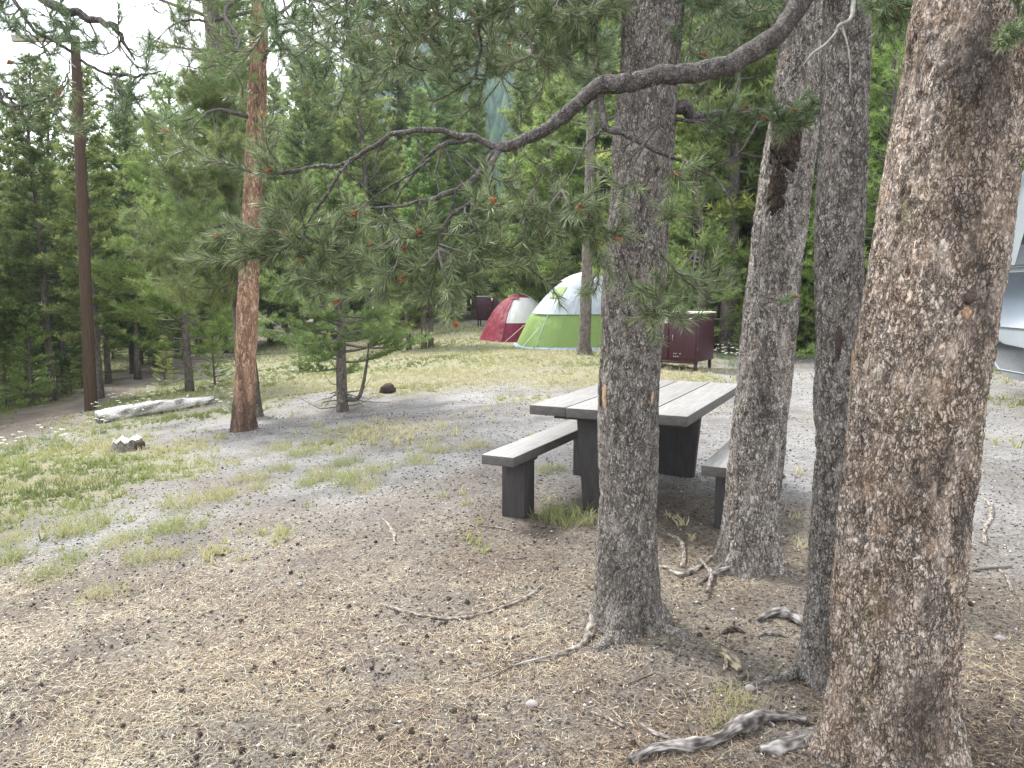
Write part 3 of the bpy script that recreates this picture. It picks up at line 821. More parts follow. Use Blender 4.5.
# ------------------------------------------------------------------ needled twigs
bud_me = None
def bud_mesh():
    global bud_me
    if bud_me is None:
        mb = MB(); rng = np.random.default_rng(3)
        for k in range(16):
            a = rng.random() * 6.28; h = rng.uniform(-.010, .013)
            mb.blob((math.cos(a) * .0055, math.sin(a) * .0055, h), .0048, seed=k, rough=.15, seg=6, ring=5)
        bud_me = mb.mesh("bud", M['bud'], sm=True)
    return bud_me

class Limb:
    """one branch of a tree: wood, and needles and buds as its sub-parts"""
    def __init__(s, root, seed, name="branch", mat='bark_limb', nmat='needle_near'):
        s.root, s.name, s.mat, s.nmat = root, name, mat, nmat
        s.w, s.t, s.nd, s.b = MB(), MB(), MB(), []
        s.rng = np.random.default_rng(seed); s.lines = []; s.seed = seed
    def wood(s, pts, r, n=12, rough=.22, m=None, anchor=True):
        P = np.array([at(*p) for p in pts]) if len(pts[0]) == 3 and anchor else np.array(pts, float)
        m = m or max(8, len(P) * 9)
        A = smooth(P, m); L = np.linalg.norm(np.diff(A, axis=0), axis=1).sum()
        j = (fbm(np.linspace(0, L * 14, m)[:, None], np.array([0, 7, 19])[None], s.seed, s.seed, 3) - .5) * min(.03, L * .05)
        j *= np.sin(np.linspace(0, math.pi, m))[:, None] ** .5
        A = A + j
        rr = np.interp(np.linspace(0, 1, m), np.linspace(0, 1, len(r)), r)
        s.w.tube(A, rr, n, rough=rough, seed=s.seed % 50)
        s.lines.append(A); return A
    def brush(s, A, t0=.3, dens=760, L=.052, spread=.45, tint=.45, nn=1):
        seg = np.linalg.norm(np.diff(A, axis=0), axis=1); cum = np.concatenate([[0], np.cumsum(seg)]); tot = cum[-1]
        n = int(dens * tot * (1 - t0)) + 14
        u = (t0 + (1 - t0) * np.minimum(1, s.rng.random(n) * 1.08)) * tot
        P = np.stack([np.interp(u, cum, A[:, c]) for c in range(3)], -1)
        T = unit(np.gradient(A, axis=0)); D = unit(np.stack([np.interp(u, cum, T[:, c]) for c in range(3)], -1))
        rad = unit(np.cross(D, rnd_dir(n, s.rng)))
        f = np.clip(u / tot, 0, 1); k = s.rng.uniform(.55, 1.25, n) * (1.0 - .35 * f ** 4)
        d = unit(D + rad * k[:, None] + np.array([0, 0, .12]))
        ll = L * s.rng.uniform(.75, 1.15, n)[:, None]
        w = unit(np.cross(d, rnd_dir(n, s.rng))) * .0010
        bend = rad * (.06 * ll) - np.array([0, 0, .05]) * ll
        m_ = P + d * ll * .55
        V = np.stack([P - w, P + w, m_ + w * .9, m_ - w * .9, P + d * ll + bend], 1).reshape(-1, 3)
        q = np.arange(n)[:, None] * 5
        tt = np.clip(s.rng.normal(tint, .24, n) + .18 * f ** 2, 0, 1)
        s.nd.add(V, q=q + np.array([0, 1, 2, 3]), t=q + np.array([3, 2, 4]), tint=np.repeat(tt, 5))
    def twig(s, S, T, side=4, bud=False, t0=.3, sag=.10, curl=.0, dens=760, r=.0042, sl=.09, pale=False, L=.052):
        S = np.asarray(S, float); T = np.asarray(T, float); d = T - S; ln = np.linalg.norm(d)
        k = np.linspace(0, 1, 12)[:, None]
        off = s.rng.normal(size=3) * .10 * ln
        A = S + d * k + off * np.sin(k * math.pi) + np.array([0, 0, -sag * ln]) * np.sin(k * math.pi) + np.array([0, 0, curl * ln]) * (k ** 3)
        s.t.tube(A, np.linspace(r, .0018, 12), 5, cap=False)
        s.brush(A, t0, dens, L=L)
        for q in range(side):
            t = t0 + (1 - t0) * (q + s.rng.random()) / side * .9
            i = int(t * 11); tn = unit(A[min(i + 1, 11)] - A[i])
            dd = unit(tn * .8 + rnd_dir(1, s.rng)[0] * .75 + np.array([0, 0, .1]))
            l = sl * s.rng.uniform(.6, 1.5)
            B = A[i] + dd * l * np.linspace(0, 1, 6)[:, None] + np.array([0, 0, .12 * l]) * np.linspace(0, 1, 6)[:, None] ** 2
            s.t.tube(B, np.linspace(.003, .0016, 6), 4, cap=False)
            s.brush(B, .1, dens * 1.05, L=L)
        if bud: s.b.append((A[-1], unit(A[-1] - A[-3])))
        return A
    def near(s, T, above=True):
        T = np.asarray(T); Q = np.vstack([a[len(a) // 4:] for a in s.lines]); w = np.linalg.norm(Q - T, axis=1)
        if above: w = w + np.where(Q[:, 2] < T[2] - .05, .5, 0)
        return Q[int(np.argmin(np.abs(w - .05)))]
    def build(s):
        o = s.w.build(s.name, M[s.mat], s.root, org=s.root.location, sm=True)
        if s.t.n: s.t.build("twigs", M['twig'], o, org=s.root.location, sm=True)
        if s.nd.n: s.nd.build("needles", M[s.nmat], o, org=s.root.location)
        for p, d in s.b:
            b = bpy.data.objects.new("bud", bud_mesh()); C.objects.link(b); b.parent = o
            b.location = [float(x) for x in (p + d * .008 - np.array(s.root.location))]
            b.rotation_euler = Vector(d.tolist()).to_track_quat('Z', 'Y').to_euler()
            k = s.rng.uniform(.8, 1.25); b.scale = (k, k, k)
        return o

# the long dark limb of the thin pine that crosses the view
ax = cT(3.35)
pxs = [(806, -4, 3.03), (775, 35, 2.98), (735, 62, 2.92), (690, 74, 2.88), (650, 78, 2.86), (610, 84, 2.86), (585, 97, 2.88), (565, 115, 2.9), (545, 130, 2.92), (520, 143, 2.95), (497, 148, 2.97)]
LB = Limb(T_T, 41)
P = np.vstack([[ax], [at(838, -40, 3.08)], [at(*p) for p in pxs]])
LB.wood(P, [.048, .043, .041, .038, .036, .034, .033, .034, .030, .026, .023, .021, .019], 16, .2, 120, anchor=False)
LB.wood([(497, 148, 2.97), (480, 141, 2.97), (455, 134, 2.97), (420, 132, 2.97), (390, 136, 2.98), (365, 152, 3.0), (345, 163, 3.02), (310, 168, 3.05), (283, 172, 3.1)], [.016, .014, .012, .011, .010, .009, .008, .006, .004])
LB.wood([(500, 147, 2.97), (488, 160, 2.95), (475, 176, 2.93), (455, 192, 2.92), (430, 200, 2.92), (400, 206, 2.95), (370, 208, 3.0)], [.016, .014, .013, .011, .008, .006, .004])
LB.wood([(470, 139, 2.97), (442, 146, 3.0), (424, 160, 3.02), (408, 182, 3.05), (394, 203, 3.05)], [.011, .009, .008, .006, .004])
LB.wood([(352, 158, 3.0), (338, 176, 3.0), (325, 196, 3.0), (310, 218, 3.02), (304, 236, 3.02)], [.008, .007, .007, .005, .004])
LB.wood([(497, 149, 2.97), (491, 168, 2.9), (486, 186, 2.88), (470, 203, 2.86), (452, 218, 2.85), (441, 240, 2.85)], [.013, .012, .010, .008, .006, .004])
LB.wood([(480, 202, 2.88), (462, 208, 2.86), (450, 216, 2.84), (443, 228, 2.82), (438, 250, 2.82)], [.005, .006, .005, .004, .003])
LB.wood([(600, 88, 2.87), (601, 106, 2.84), (602, 120, 2.82), (612, 131, 2.82), (640, 144, 2.82), (670, 158, 2.83), (697, 170, 2.85), (716, 179, 2.85), (729, 195, 2.85), (732, 213, 2.85), (735, 237, 2.86)], [.014, .013, .014, .012, .009, .007, .005, .0045, .004, .004, .002])
LB.wood([(696, 170, 2.85), (693, 190, 2.85), (692, 215, 2.86), (696, 250, 2.87)], [.004, .003, .003, .002], 6)
LB.wood([(652, 80, 2.86), (655, 95, 2.83), (657, 112, 2.82), (657, 124, 2.82)], [.010, .010, .008, .006])
for e in ([(657, 123, 2.82), (643, 134, 2.80), (628, 145, 2.79), (608, 157, 2.8)], [(657, 124, 2.82), (645, 143, 2.8), (630, 158, 2.79), (610, 172, 2.8), (590, 183, 2.82)],
          [(657, 126, 2.82), (648, 140, 2.81), (636, 160, 2.8), (628, 175, 2.8)], [(657, 125, 2.82), (668, 136, 2.81), (672, 150, 2.81), (664, 170, 2.8)],
          [(601, 131, 2.82), (590, 140, 2.81), (580, 155, 2.8), (572, 172, 2.8), (562, 190, 2.8)], [(520, 145, 2.95), (530, 160, 2.9), (545, 168, 2.88), (560, 177, 2.87)],
          [(543, 168, 2.88), (538, 178, 2.87), (534, 188, 2.87)], [(417, 138, 3.0), (424, 158, 2.98), (430, 178, 2.97)], [(385, 137, 3.0), (376, 160, 3.0), (378, 185, 3.0)],
          [(340, 166, 3.0), (355, 180, 3.02), (370, 190, 3.03)], [(338, 178, 3.0), (339, 190, 3.0), (340, 202, 3.0)], [(440, 150, 3.0), (436, 175, 2.97), (440, 200, 2.95)],
          [(445, 148, 3.0), (455, 170, 2.97), (462, 185, 2.95)], [(430, 158, 3.0), (410, 175, 3.0), (383, 190, 3.0), (365, 205, 3.0)], [(480, 175, 2.93), (465, 160, 2.95), (450, 150, 2.97)],
          [(455, 192, 2.92), (450, 215, 2.9), (448, 240, 2.9)], [(420, 202, 2.93), (415, 220, 2.92), (398, 236, 2.9)]):
    LB.wood(e, [.0055, .0045, .0035, .002], 6, .2, 16)
# needled twigs hanging from it; the first list carries rusty pollen buds
buds = [(356, 213, 3.0), (288, 235, 2.95), (373, 246, 2.95), (404, 247, 2.9), (418, 235, 2.85), (493, 210, 2.6), (578, 213, 2.7), (404, 279, 2.85), (339, 311, 2.75), (455, 328, 2.7),
        (381, 289, 2.9), (218, 236, 3.05), (452, 258, 2.9), (617, 247, 2.75), (596, 246, 2.8), (540, 230, 2.8), (300, 262, 2.95), (270, 172, 3.05), (675, 174, 2.8)]
more = [(205, 255, 3.05), (232, 262, 3.05), (250, 243, 3.1), (262, 262, 3.0), (300, 214, 3.0), (322, 240, 2.95), (318, 225, 3.05), (330, 268, 2.9), (352, 278, 2.95), (280, 215, 3.0), (250, 258, 3.0),
        (395, 220, 3.0), (405, 300, 2.9), (430, 268, 2.85), (430, 300, 2.95), (462, 262, 2.8), (470, 240, 2.8), (445, 290, 2.8), (506, 232, 2.75), (520, 248, 2.8), (515, 265, 2.7),
        (480, 280, 2.9), (570, 240, 2.8), (560, 200, 2.85), (530, 205, 2.85), (510, 180, 2.9),
        (475, 222, 2.8), (620, 190, 2.75), (645, 295, 2.8), (660, 222, 2.8), (460, 300, 2.9), (350, 235, 3.0),
        (300, 290, 2.95), (325, 300, 2.9), (370, 262, 2.95), (390, 262, 2.9), (585, 200, 2.85), (500, 255, 2.75), (635, 325, 2.8), (415, 265, 2.9), (342, 215, 3.0),
        (383, 225, 2.95), (440, 228, 2.85), (565, 228, 2.8), (528, 225, 2.82)]
sr = random.Random(4)
for k, (px, py, Y) in enumerate(buds + more):
    T = at(px, py, Y); S = LB.near(T)
    if k % 3 == 0 or np.linalg.norm(S - T) > .5:
        S = S * .45 + (T + np.array([sr.uniform(-.16, .25), sr.uniform(-.1, .15), sr.uniform(.02, .22)])) * .55 if np.linalg.norm(S - T) > .9 else S
    LB.twig(S, T, side=sr.choice([3, 4, 5]), bud=k < len(buds), t0=.38, sag=sr.uniform(.0, .2), curl=sr.uniform(0, .12))
# the long needled sprays that reach out to the left
for path in ([(310, 218, 3.02), (290, 245, 3.0), (262, 256, 3.0), (225, 262, 3.0), (198, 256, 3.0)], [(345, 225, 3.0), (330, 248, 2.98), (312, 255, 2.96), (290, 240, 2.95)],
             [(304, 236, 3.02), (335, 248, 2.98), (370, 250, 2.95)], [(304, 170, 3.1), (275, 175, 3.1), (235, 168, 3.1), (200, 155, 3.1), (168, 132, 3.1)],
             [(288, 172, 3.1), (272, 155, 3.1), (263, 135, 3.1), (262, 118, 3.1)], [(500, 240, 2.8), (520, 262, 2.8), (545, 280, 2.8), (565, 270, 2.8)],
             [(355, 270, 2.95), (330, 282, 2.92), (300, 278, 2.9)], [(620, 250, 2.8), (640, 300, 2.8), (655, 318, 2.8), (680, 312, 2.8)], [(650, 240, 2.8), (690, 285, 2.8), (712, 282, 2.82)],
             [(470, 225, 2.8), (500, 250, 2.8), (530, 236, 2.8), (560, 247, 2.8)], [(560, 190, 2.8), (590, 240, 2.8), (598, 270, 2.8), (585, 288, 2.8)]):
    A = LB.wood(path, [.005, .004, .003, .002], 6, .15, 30)
    LB.brush(A, .15, 600)
    for q in range(6):
        i = int(len(A) * (.2 + .75 * q / 6)); tn = unit(A[min(i + 1, len(A) - 1)] - A[i - 1])
        dd = unit(tn + rnd_dir(1, LB.rng)[0] * .9); LB.twig(A[i], A[i] + dd * LB.rng.uniform(.06, .14), side=0, t0=.1)
LB.b.append((at(168, 132, 3.1), unit([-1, 0, .4])))
LB.b.append((at(262, 117, 3.1), unit([0, 0, 1])))
tag(LB.build(), "long dark limb that crosses the picture and forks above the tents")

# broken limb of the central trunk, reaching right
LS = Limb(T_C, 52)
LS.wood([(652, 118, 3.62), (680, 108, 3.58), (692, 116, 3.6), (712, 115, 3.62), (735, 112, 3.62), (765, 112, 3.6), (785, 106, 3.5)], [.024, .034, .026, .022, .019, .014, .006], 12, .35)
LS.wood([(672, 118, 3.55), (690, 122, 3.52), (712, 119, 3.6)], [.012, .010, .006], 8, .4)
for (px, py, b) in ((745, 108, 1), (764, 118, 1), (793, 112, 1), (808, 122, 0), (822, 112, 0), (770, 100, 0), (735, 100, 0), (848, 92, 1), (832, 100, 0), (787, 125, 0)):
    T = at(px, py, 3.3); S = LS.near(T, False); LS.twig(S, T, side=3, bud=bool(b), t0=.25, sl=.07)
LS.wood([(765, 112, 3.6), (750, 135, 3.5), (735, 155, 3.45), (712, 168, 3.4), (700, 171, 3.4)], [.006, .005, .004, .002], 6)
LS.build()
# right trunk's two small live shoots and the bent dead twig at top
LR = Limb(T_T, 61)
LR.wood([cT(3.2), at(880, -30, 2.9), at(890, -10, 2.85)], [.012, .008, .005], 8, .2, 20, anchor=False)
for (px, py, b) in ((895, 8, 1), (880, 20, 0), (910, 22, 0), (870, 8, 0), (900, 30, 0), (915, 5, 0), (885, 34, 0)):
    LR.twig(at(890, -10, 2.85), at(px, py, 2.8), side=2, bud=bool(b), t0=.2, sl=.06)
LR.build()
LT = Limb(T_T, 62, mat='twig_pale')
LT.wood([cT(2.75) + np.array([0, -.07, 0]), at(850, 18, 2.9), at(842, 25, 2.85), at(832, 38, 2.85), at(815, 52, 2.85), at(803, 66, 2.86)], [.010, .007, .006, .005, .004, .002], 8, .2, 40, anchor=False)
LT.wood([(842, 25, 2.85), (846, 40, 2.83), (851, 60, 2.82), (850, 85, 2.82)], [.004, .003, .002], 6)
LT.build()
LQ = Limb(T_R, 63)
LQ.wood([cR(3.0) + np.array([.1, -.12, 0]), at(1018, -20, 2.3), at(1020, 15, 2.25), at(1015, 32, 2.22)], [.010, .007, .004, .002], 8, .2, 30, anchor=False)
for (px, py) in ((998, 40), (1008, 44), (1025, 25), (1020, -4), (1012, 36), (1030, 8), (1004, 34)):
    LQ.twig(at(1018, 18, 2.25), at(px, py, 2.2), side=1, t0=.3, sl=.04, L=.04)
LQ.build()
LW = Limb(T_S, 64)
LW.wood([cS(1.95) + np.array([-.13, -.06, 0]), at(760, 290, 3.95), at(775, 300, 3.9), at(788, 300, 3.88)], [.005, .004, .003, .002], 6, .2, 20, anchor=False)
LW.twig(at(770, 298, 3.92), at(793, 298, 3.88), side=2, bud=True, t0=.2, sl=.05)
LW.build()

# limbs of the central pine reaching left over the camera's view, with drooping, upcurled twigs
def overhang(root, c, z, pts, seed, rr, hang, nmat='needle_near', smin=.2, smax=.7, buds=.15, upc=.35, dens=640, L=.052, name="branch"):
    l = Limb(root, seed, name, nmat=nmat); rg = random.Random(seed)
    P = [c(z)] + [at(*p) for p in pts]
    A = l.wood(np.array(P), rr, 10, .2, 60, anchor=False)
    for k in range(hang):
        i = int(len(A) * (.12 + .86 * (k + rg.random()) / hang)); i = min(i, len(A) - 1); S = A[i]
        ln = rg.uniform(smin, smax); d = np.array([rg.uniform(-.6, .5), rg.uniform(-.6, .4), -1.0]) * ln * rg.uniform(.6, 1)
        k1 = S + d * .5 + np.array([rg.uniform(-.05, .05), 0, 0]); T = S + d + np.array([rg.choice([-1, 1]) * ln * upc * rg.random(), 0, ln * .1])
        B = smooth([S, k1, T], 12)
        l.t.tube(B, np.linspace(.006, .003, 12), 5, cap=False)
        l.brush(B, .45, dens, L=L)
        for q in range(rg.choice([3, 4, 5, 6])):
            j = int(3 + 8 * rg.random()); dd = unit([rg.uniform(-1, 1), rg.uniform(-.7, .7), rg.uniform(-.7, .45)])
            l.twig(B[j], B[j] + dd * rg.uniform(.10, .26), side=2, t0=.2, sag=rg.uniform(0, .3), curl=rg.uniform(.1, .4), bud=rg.random() < buds, dens=dens, sl=.07, L=L)
    l.build(); return l
overhang(T_C, cC, 3.45, [(590, -60, 3.7), (530, -35, 3.75), (460, -22, 3.85), (390, -25, 4.0), (330, -18, 4.15), (270, -12, 4.3)], 71, [.04, .032, .026, .02, .015, .01, .006], 20)
overhang(T_C, cC, 3.75, [(600, -90, 3.9), (545, -60, 4.1), (500, -40, 4.3), (440, -35, 4.5), (380, -30, 4.7)], 72, [.035, .028, .022, .016, .011, .006], 15, smax=.85)
overhang(T_C, cC, 3.25, [(610, -20, 3.5), (575, -12, 3.4), (545, 10, 3.35), (520, 40, 3.3)], 73, [.022, .016, .012, .008, .004], 9, smin=.12, smax=.35)
overhang(T_C, cC, 3.9, [(560, -110, 3.6), (450, -90, 3.6), (330, -70, 3.6), (260, -40, 3.65)], 74, [.03, .022, .014, .006], 13, smin=.3, smax=.8)
overhang(T_C, cC, 3.4, [(680, -20, 3.6), (720, -25, 3.6), (760, -12, 3.6)], 75, [.02, .014, .009, .004], 6, smin=.08, smax=.25)
overhang(T_C, cC, 3.6, [(560, -40, 4.4), (480, -10, 4.8), (420, 10, 5.0), (350, 20, 5.2), (300, 40, 5.4)], 77, [.03, .022, .016, .008, .004], 20, smin=.3, smax=1.0)
overhang(T_C, cC, 4.1, [(590, -90, 5.0), (520, -40, 5.6), (420, -20, 6.0), (330, 0, 6.3)], 78, [.03, .022, .014, .006], 20, smin=.4, smax=1.3)
overhang(T_S, cS, 3.7, [(760, -30, 5.0), (720, 10, 5.4), (690, 40, 5.8)], 79, [.024, .016, .010, .004], 14, smin=.2, smax=.9)
overhang(T_S, cS, 4.0, [(720, -60, 4.9), (640, -20, 5.6), (570, 20, 6.0)], 80, [.024, .016, .010, .004], 14, smin=.2, smax=.9)
LJ = Limb(T_C, 76)                                   # the J-shaped hanging shoots in the upper middle
for (pts, bd) in (([(470, -30, 3.8), (478, 20, 3.8), (482, 55, 3.75), (470, 80, 3.72), (450, 95, 3.7), (432, 102, 3.68)], 1), ([(500, -30, 3.8), (494, 20, 3.8), (485, 70, 3.75), (478, 110, 3.75)], 0),
                  ([(525, -20, 3.7), (560, -10, 3.7), (590, 30, 3.7), (560, 60, 3.65), (545, 48, 3.6)], 0), ([(600, -30, 3.6), (598, 20, 3.5), (597, 60, 3.4), (594, 84, 3.3)], 0),
                  ([(420, -30, 3.9), (430, 30, 3.85), (452, 62, 3.8), (448, 80, 3.8)], 0), ([(360, -30, 4.1), (350, 30, 4.1), (360, 75, 4.05), (362, 92, 4.0)], 0)):
    A = LJ.wood(pts, [.009, .007, .005, .003], 6, .2, 30); LJ.brush(A, .55, 560)
    for q in range(5):
        i = int(len(A) * (.45 + .5 * q / 5)); dd = rnd_dir(1, LJ.rng)[0] * np.array([1, .6, .6]); LJ.twig(A[i], A[i] + dd * .15, side=2, t0=.2, sl=.06)
LJ.build()

# pine at the left, outside the picture, whose branches hang in at the top left
bx, by = -4.3, 4.7
b5 = np.array([bx, by, tz1(bx, by)])
T_L = empty("pine_tree", b5, "pine whose bare curved branches hang in at the top left corner", "pine tree")
trL, cL, rL = near_trunk(T_L, [(b5[2], bx, by), (1.5, bx + .03, by), (3.6, bx + .08, by)], [(b5[2], .16), (3.6, .12)], M['bark_grey'], 15, n=60, dz=.04, H=9)
upper_crown(T_L, cL, 5.2, 9, 1.2, 35, 20)
overhang(T_L, cL, 3.3, [(-30, -30, 4.2), (30, -8, 4.1), (60, 8, 4.0), (85, 17, 4.0), (112, 25, 3.95), (119, 34, 3.95), (135, 60, 3.95)], 81, [.03, .028, .026, .024, .02, .016, .012, .004], 4, smin=.06, smax=.16)
overhang(T_L, cL, 3.35, [(-20, -25, 4.2), (12, -3, 4.1), (33, 28, 4.05), (67, 50, 4.0), (100, 70, 4.0), (133, 76, 4.0), (162, 71, 4.0)], 82, [.018, .013, .011, .009, .009, .008, .007, .003], 5, smin=.06, smax=.14)
overhang(T_L, cL, 3.0, [(-30, 60, 4.2), (5, 104, 4.1), (50, 98, 4.1), (66, 78, 4.1), (70, 58, 4.1)], 83, [.010, .008, .006, .005, .004, .003], 3, smin=.05, smax=.12)
overhang(T_L, cL, 2.95, [(-20, 85, 4.3), (10, 98, 4.2), (35, 102, 4.2)], 84, [.010, .008, .006, .003], 3, smin=.05, smax=.12)

# ------------------------------------------------------------------ orange trunk and its grey neighbour
b6 = gp(243, 430); D6 = b6[1]
T_O = empty("pine_tree", b6, "pine with bare orange brown trunk and blackened foot at the left of the clearing", "pine tree")
pa = trunk_path([(243, 430, D6), (245, 380, D6), (248, 300, D6), (253, 200, D6), (257, 100, D6), (260, 0, D6 + .05)], 0)
zt = pa[-1][0]
trO, cO, rO = near_trunk(T_O, pa, [(b6[2], .155), (b6[2] + .5, .145), (1.0, .14), (3, .125), (zt, .11)], M['bark_orange'], 18, flare=.3, lobes=3, amp=.009, n=80, dz=.03, ztop=zt, H=10)
upper_crown(T_O, cO, 5.6, 10, 1.7, 36, 34)
for k, (z, pts, n) in enumerate([(5.6, [(225, 10, D6 - .6), (240, 42, D6 - 1), (222, 62, D6 - 1.2), (196, 68, D6 - 1.4), (165, 60, D6 - 1.5)], 8), (5.3, [(215, 20, D6 - .4), (180, 22, D6 - .9), (150, 45, D6 - 1.2)], 9),
                                 (4.6, [(290, 30, D6 - .5), (320, 60, D6 - .8), (345, 85, D6 - 1)], 7), (5.0, [(300, 0, D6 - .6), (340, 10, D6 - .9)], 7), (5.9, [(200, -15, D6 - .6), (150, -5, D6 - 1)], 8), (3.9, [(215, 110, D6 - .4), (190, 130, D6 - .7), (170, 140, D6 - .9)], 7)]):
    overhang(T_O, cO, z, pts, 90 + k, [.03, .022, .014, .008, .004], n, nmat='needle_mid', smin=.25, smax=.8, dens=400, L=.085, buds=.05)

b7 = gp(255, 424); b7 = b7 * (1 + 1.0 / b7[1]); b7[2] = tz1(b7[0], b7[1]); D7 = b7[1]
T_G = empty("pine_tree", b7, "grey pine trunk directly behind the orange trunk, with dead grey side twigs", "pine tree")
pa = [(b7[2], b7[0] - .02, D7), (1.2, b7[0] - .14, D7), (3.0, b7[0] - .24, D7), (6.0, b7[0] - .42, D7)]
trG, cG, rG = near_trunk(T_G, pa, [(b7[2], .15), (2, .135), (6, .12)], M['bark_far'], 21, n=60, dz=.04, ztop=6, H=12)
upper_crown(T_G, cG, 5.2, 12, 1.9, 37, 46)
gx = random.Random(19)
for k in range(11):
    z = 1.9 + k * .30; ex = gx.uniform(120, 185) + max(0, k - 6) * 9; yy = 294 - (z - 1.55) / 10.8 * 750
    pts = [(228, yy + gx.uniform(8, 18), D7 - .3), (205, yy + gx.uniform(10, 26), D7 - gx.uniform(.2, 1.0)), ((ex + 200) / 2, yy + gx.uniform(8, 22), D7 - gx.uniform(.3, 1.5)), (ex, yy - gx.uniform(0, 14), D7 - gx.uniform(.3, 1.8))]
    overhang(T_G, cG, z, pts, 200 + k, [.028, .02, .014, .008, .004], 17, nmat='needle_mid', smin=.12, smax=.42, dens=430, L=.095, buds=.02)
LG = Limb(T_G, 65, "dead_branches", 'twig_pale')
for k in range(26):
    z = sr.uniform(1.0, 4.8); S = cG(z); a = sr.uniform(0, 6.28); ln = sr.uniform(.3, 1.1)
    e = S + np.array([math.cos(a), math.sin(a) * .8, sr.uniform(-.5, .1)]) * ln
    LG.wood(np.array([S, S * .5 + e * .5 + np.array([0, 0, .08]), e]), [.012, .008, .003], 5, .2, 10, anchor=False)
LG.build()

# ------------------------------------------------------------------ mid-distance trees placed one by one
def solo(px, py, ms, s, rz, label, dz=0, lean=(0, 0), push=0):
    p = gp(px, py); placed.append((p[0], p[1]))
    return place_tree(ms, "pine_tree", p[0], p[1] + push, s, rz, label, "pine tree", None, lean)
m_y = tree_meshes(301, 7.2, .085, .13, 2.2, 110, 14, .13, .015, ntw=11, nmat='needle_bright', dens=1.2)
solo(190, 392, m_y, 1.0, .4, "young bright green pine behind the left end of the white log")
m_s = tree_meshes(302, 3.9, .085, .20, 1.4, 78, 20, .085, .0085, ntw=12, nmat='needle_mid', bmat='bark_far', dens=1.5, dead=14)
ts = solo(343, 412, m_s, 1.0, 1.0, "small crooked pine with low green sprigs in the middle of the clearing")
bs = np.array(ts.location)
la = Limb(ts, 66, "crooked_branch")
pts = np.array([at(346, 400, bs[1]), at(358, 398, bs[1] - .1), at(363, 385, bs[1] - .12), at(367, 362, bs[1] - .15), at(369, 345, bs[1] - .15)])
la.w.tube(np.array([np.array([*(p - bs)]) for p in pts]) + bs, [.035, .034, .03, .02, .012], 10, 30, rough=.2)
ob = la.w.build("crooked_branch", M['bark_limb'], None, org=bs, sm=True); ob.parent = ts; ob.rotation_euler = (0, 0, -1.0)
lst = [(458 / 3 + 256, 350, 3, .55, "thin dark pine trunk left of the red tent, nearest the small stump"), (424, 348, 0, .62, "left of two slim paired pine trunks before the red tent"), (431, 347, 1, .6, "right of two slim paired pine trunks before the red tent"),
       (445, 320, 2, .8, "pine with a thick trunk at the back left of the red tent"), (476, 320, 4, .9, "dark pine trunk standing at the left end of the far storage locker"), (100, 398, 1, .62, "slim pine at the edge of the wood right behind the utility pole"),
       (138, 380, 0, .72, "straight grey pine at the upper end of the dirt track"), (165, 372, 3, .6, "pine at the top bend of the dirt track, beside the young bright pine")]
for px, py, k, s, lab in lst:
    solo(px, py, V_T[k], s * 1.15, k * 1.7 + s, lab)
m_b = tree_meshes(303, 4.2, .06, .04, 1.15, 60, 14, .10, .010, ntw=8, nmat='needle_bright', dens=1.2)
for px, py, s, lab in ((742, 352, .62, "small yellow green pine bush to the right of the storage locker"), (790, 350, 1.3, "young pine behind the leaning silvery trunk"), (900, 368, 1.7, "young pine between the thin trunk and the thickest trunk"),
                       (868, 360, 1.9, "young bright pine seen to the right of the thin grey trunk"), (820, 352, 2.0, "taller young pine between the silvery trunk and the thin trunk"),
                       (300, 372, .35, "low bushy seedling pine behind the small crooked pine"), (215, 385, .4, "low seedling pine at the right end of the white log"), (165, 385, .33, "seedling pine just left of the young bright pine"),
                       (395, 340, .6, "bushy young pine left of the thin dark trunks")):
    solo(px, py, m_b, s, s * 9, lab, push=1.0 if px > 700 else 0)
m_k = tree_meshes(304, 5.6, .12, .06, 1.9, 95, 12, .12, .016, ntw=8, nmat='needle_far', dens=1.1)
for px, Y, s, lab in ((700, 20.5, 1.15, "dense dark pine directly behind the storage locker"), (770, 22, 1.1, "dense dark pine behind the leaning silvery trunk"), (880, 19.5, 1.1, "dense dark pine behind the thin grey trunk"), (640, 26, 1.3, "broad pine standing right behind the green tent")):
    x = (px - 512) / 750 * Y
    place_tree(m_k, "pine_tree", x, Y, s, px, lab, "pine tree", None)
rs_ = random.Random(31)
side_ = [(110, "by the utility pole"), (180, "behind the bleached log"), (250, "near the orange trunk"), (330, "behind the crooked pine"), (400, "beyond the small stump"), (480, "left of the far locker"), (9999, "behind the storage locker")]
for k in range(46):
    px = rs_.uniform(-20, 480) if k < 34 else rs_.uniform(640, 1000); e_ = edge(px); Y = e_ + rs_.uniform(1.5 if px < 250 else -2.0, 7)
    x = (px - 512) / 750 * Y
    o = place_tree(m_b, "pine_sapling", x, Y, rs_.uniform(.22, .62), rs_.uniform(0, 6.28), "low young pine in the undergrowth " + [w for l_, w in side_ if px < l_][0], "pine sapling", "young pines in the undergrowth")
# the pine in front of the green tent
b8 = gp(584, 353); D8 = b8[1]
T_F = empty("pine_tree", b8, "slim grey pine standing right in front of the green and white tent", "pine tree")
pa = trunk_path([(584, 353, D8), (586, 300, D8), (589, 200, D8), (592, 90, D8)], 0)
trF, cF, rF = near_trunk(T_F, pa, [(b8[2], .185), (b8[2] + .4, .155), (3, .135), (6, .11)], M['bark_far'], 24, n=40, dz=.06, ztop=6, H=11, amp=.01)
upper_crown(T_F, cF, 4.6, 11, 1.7, 38, 40)
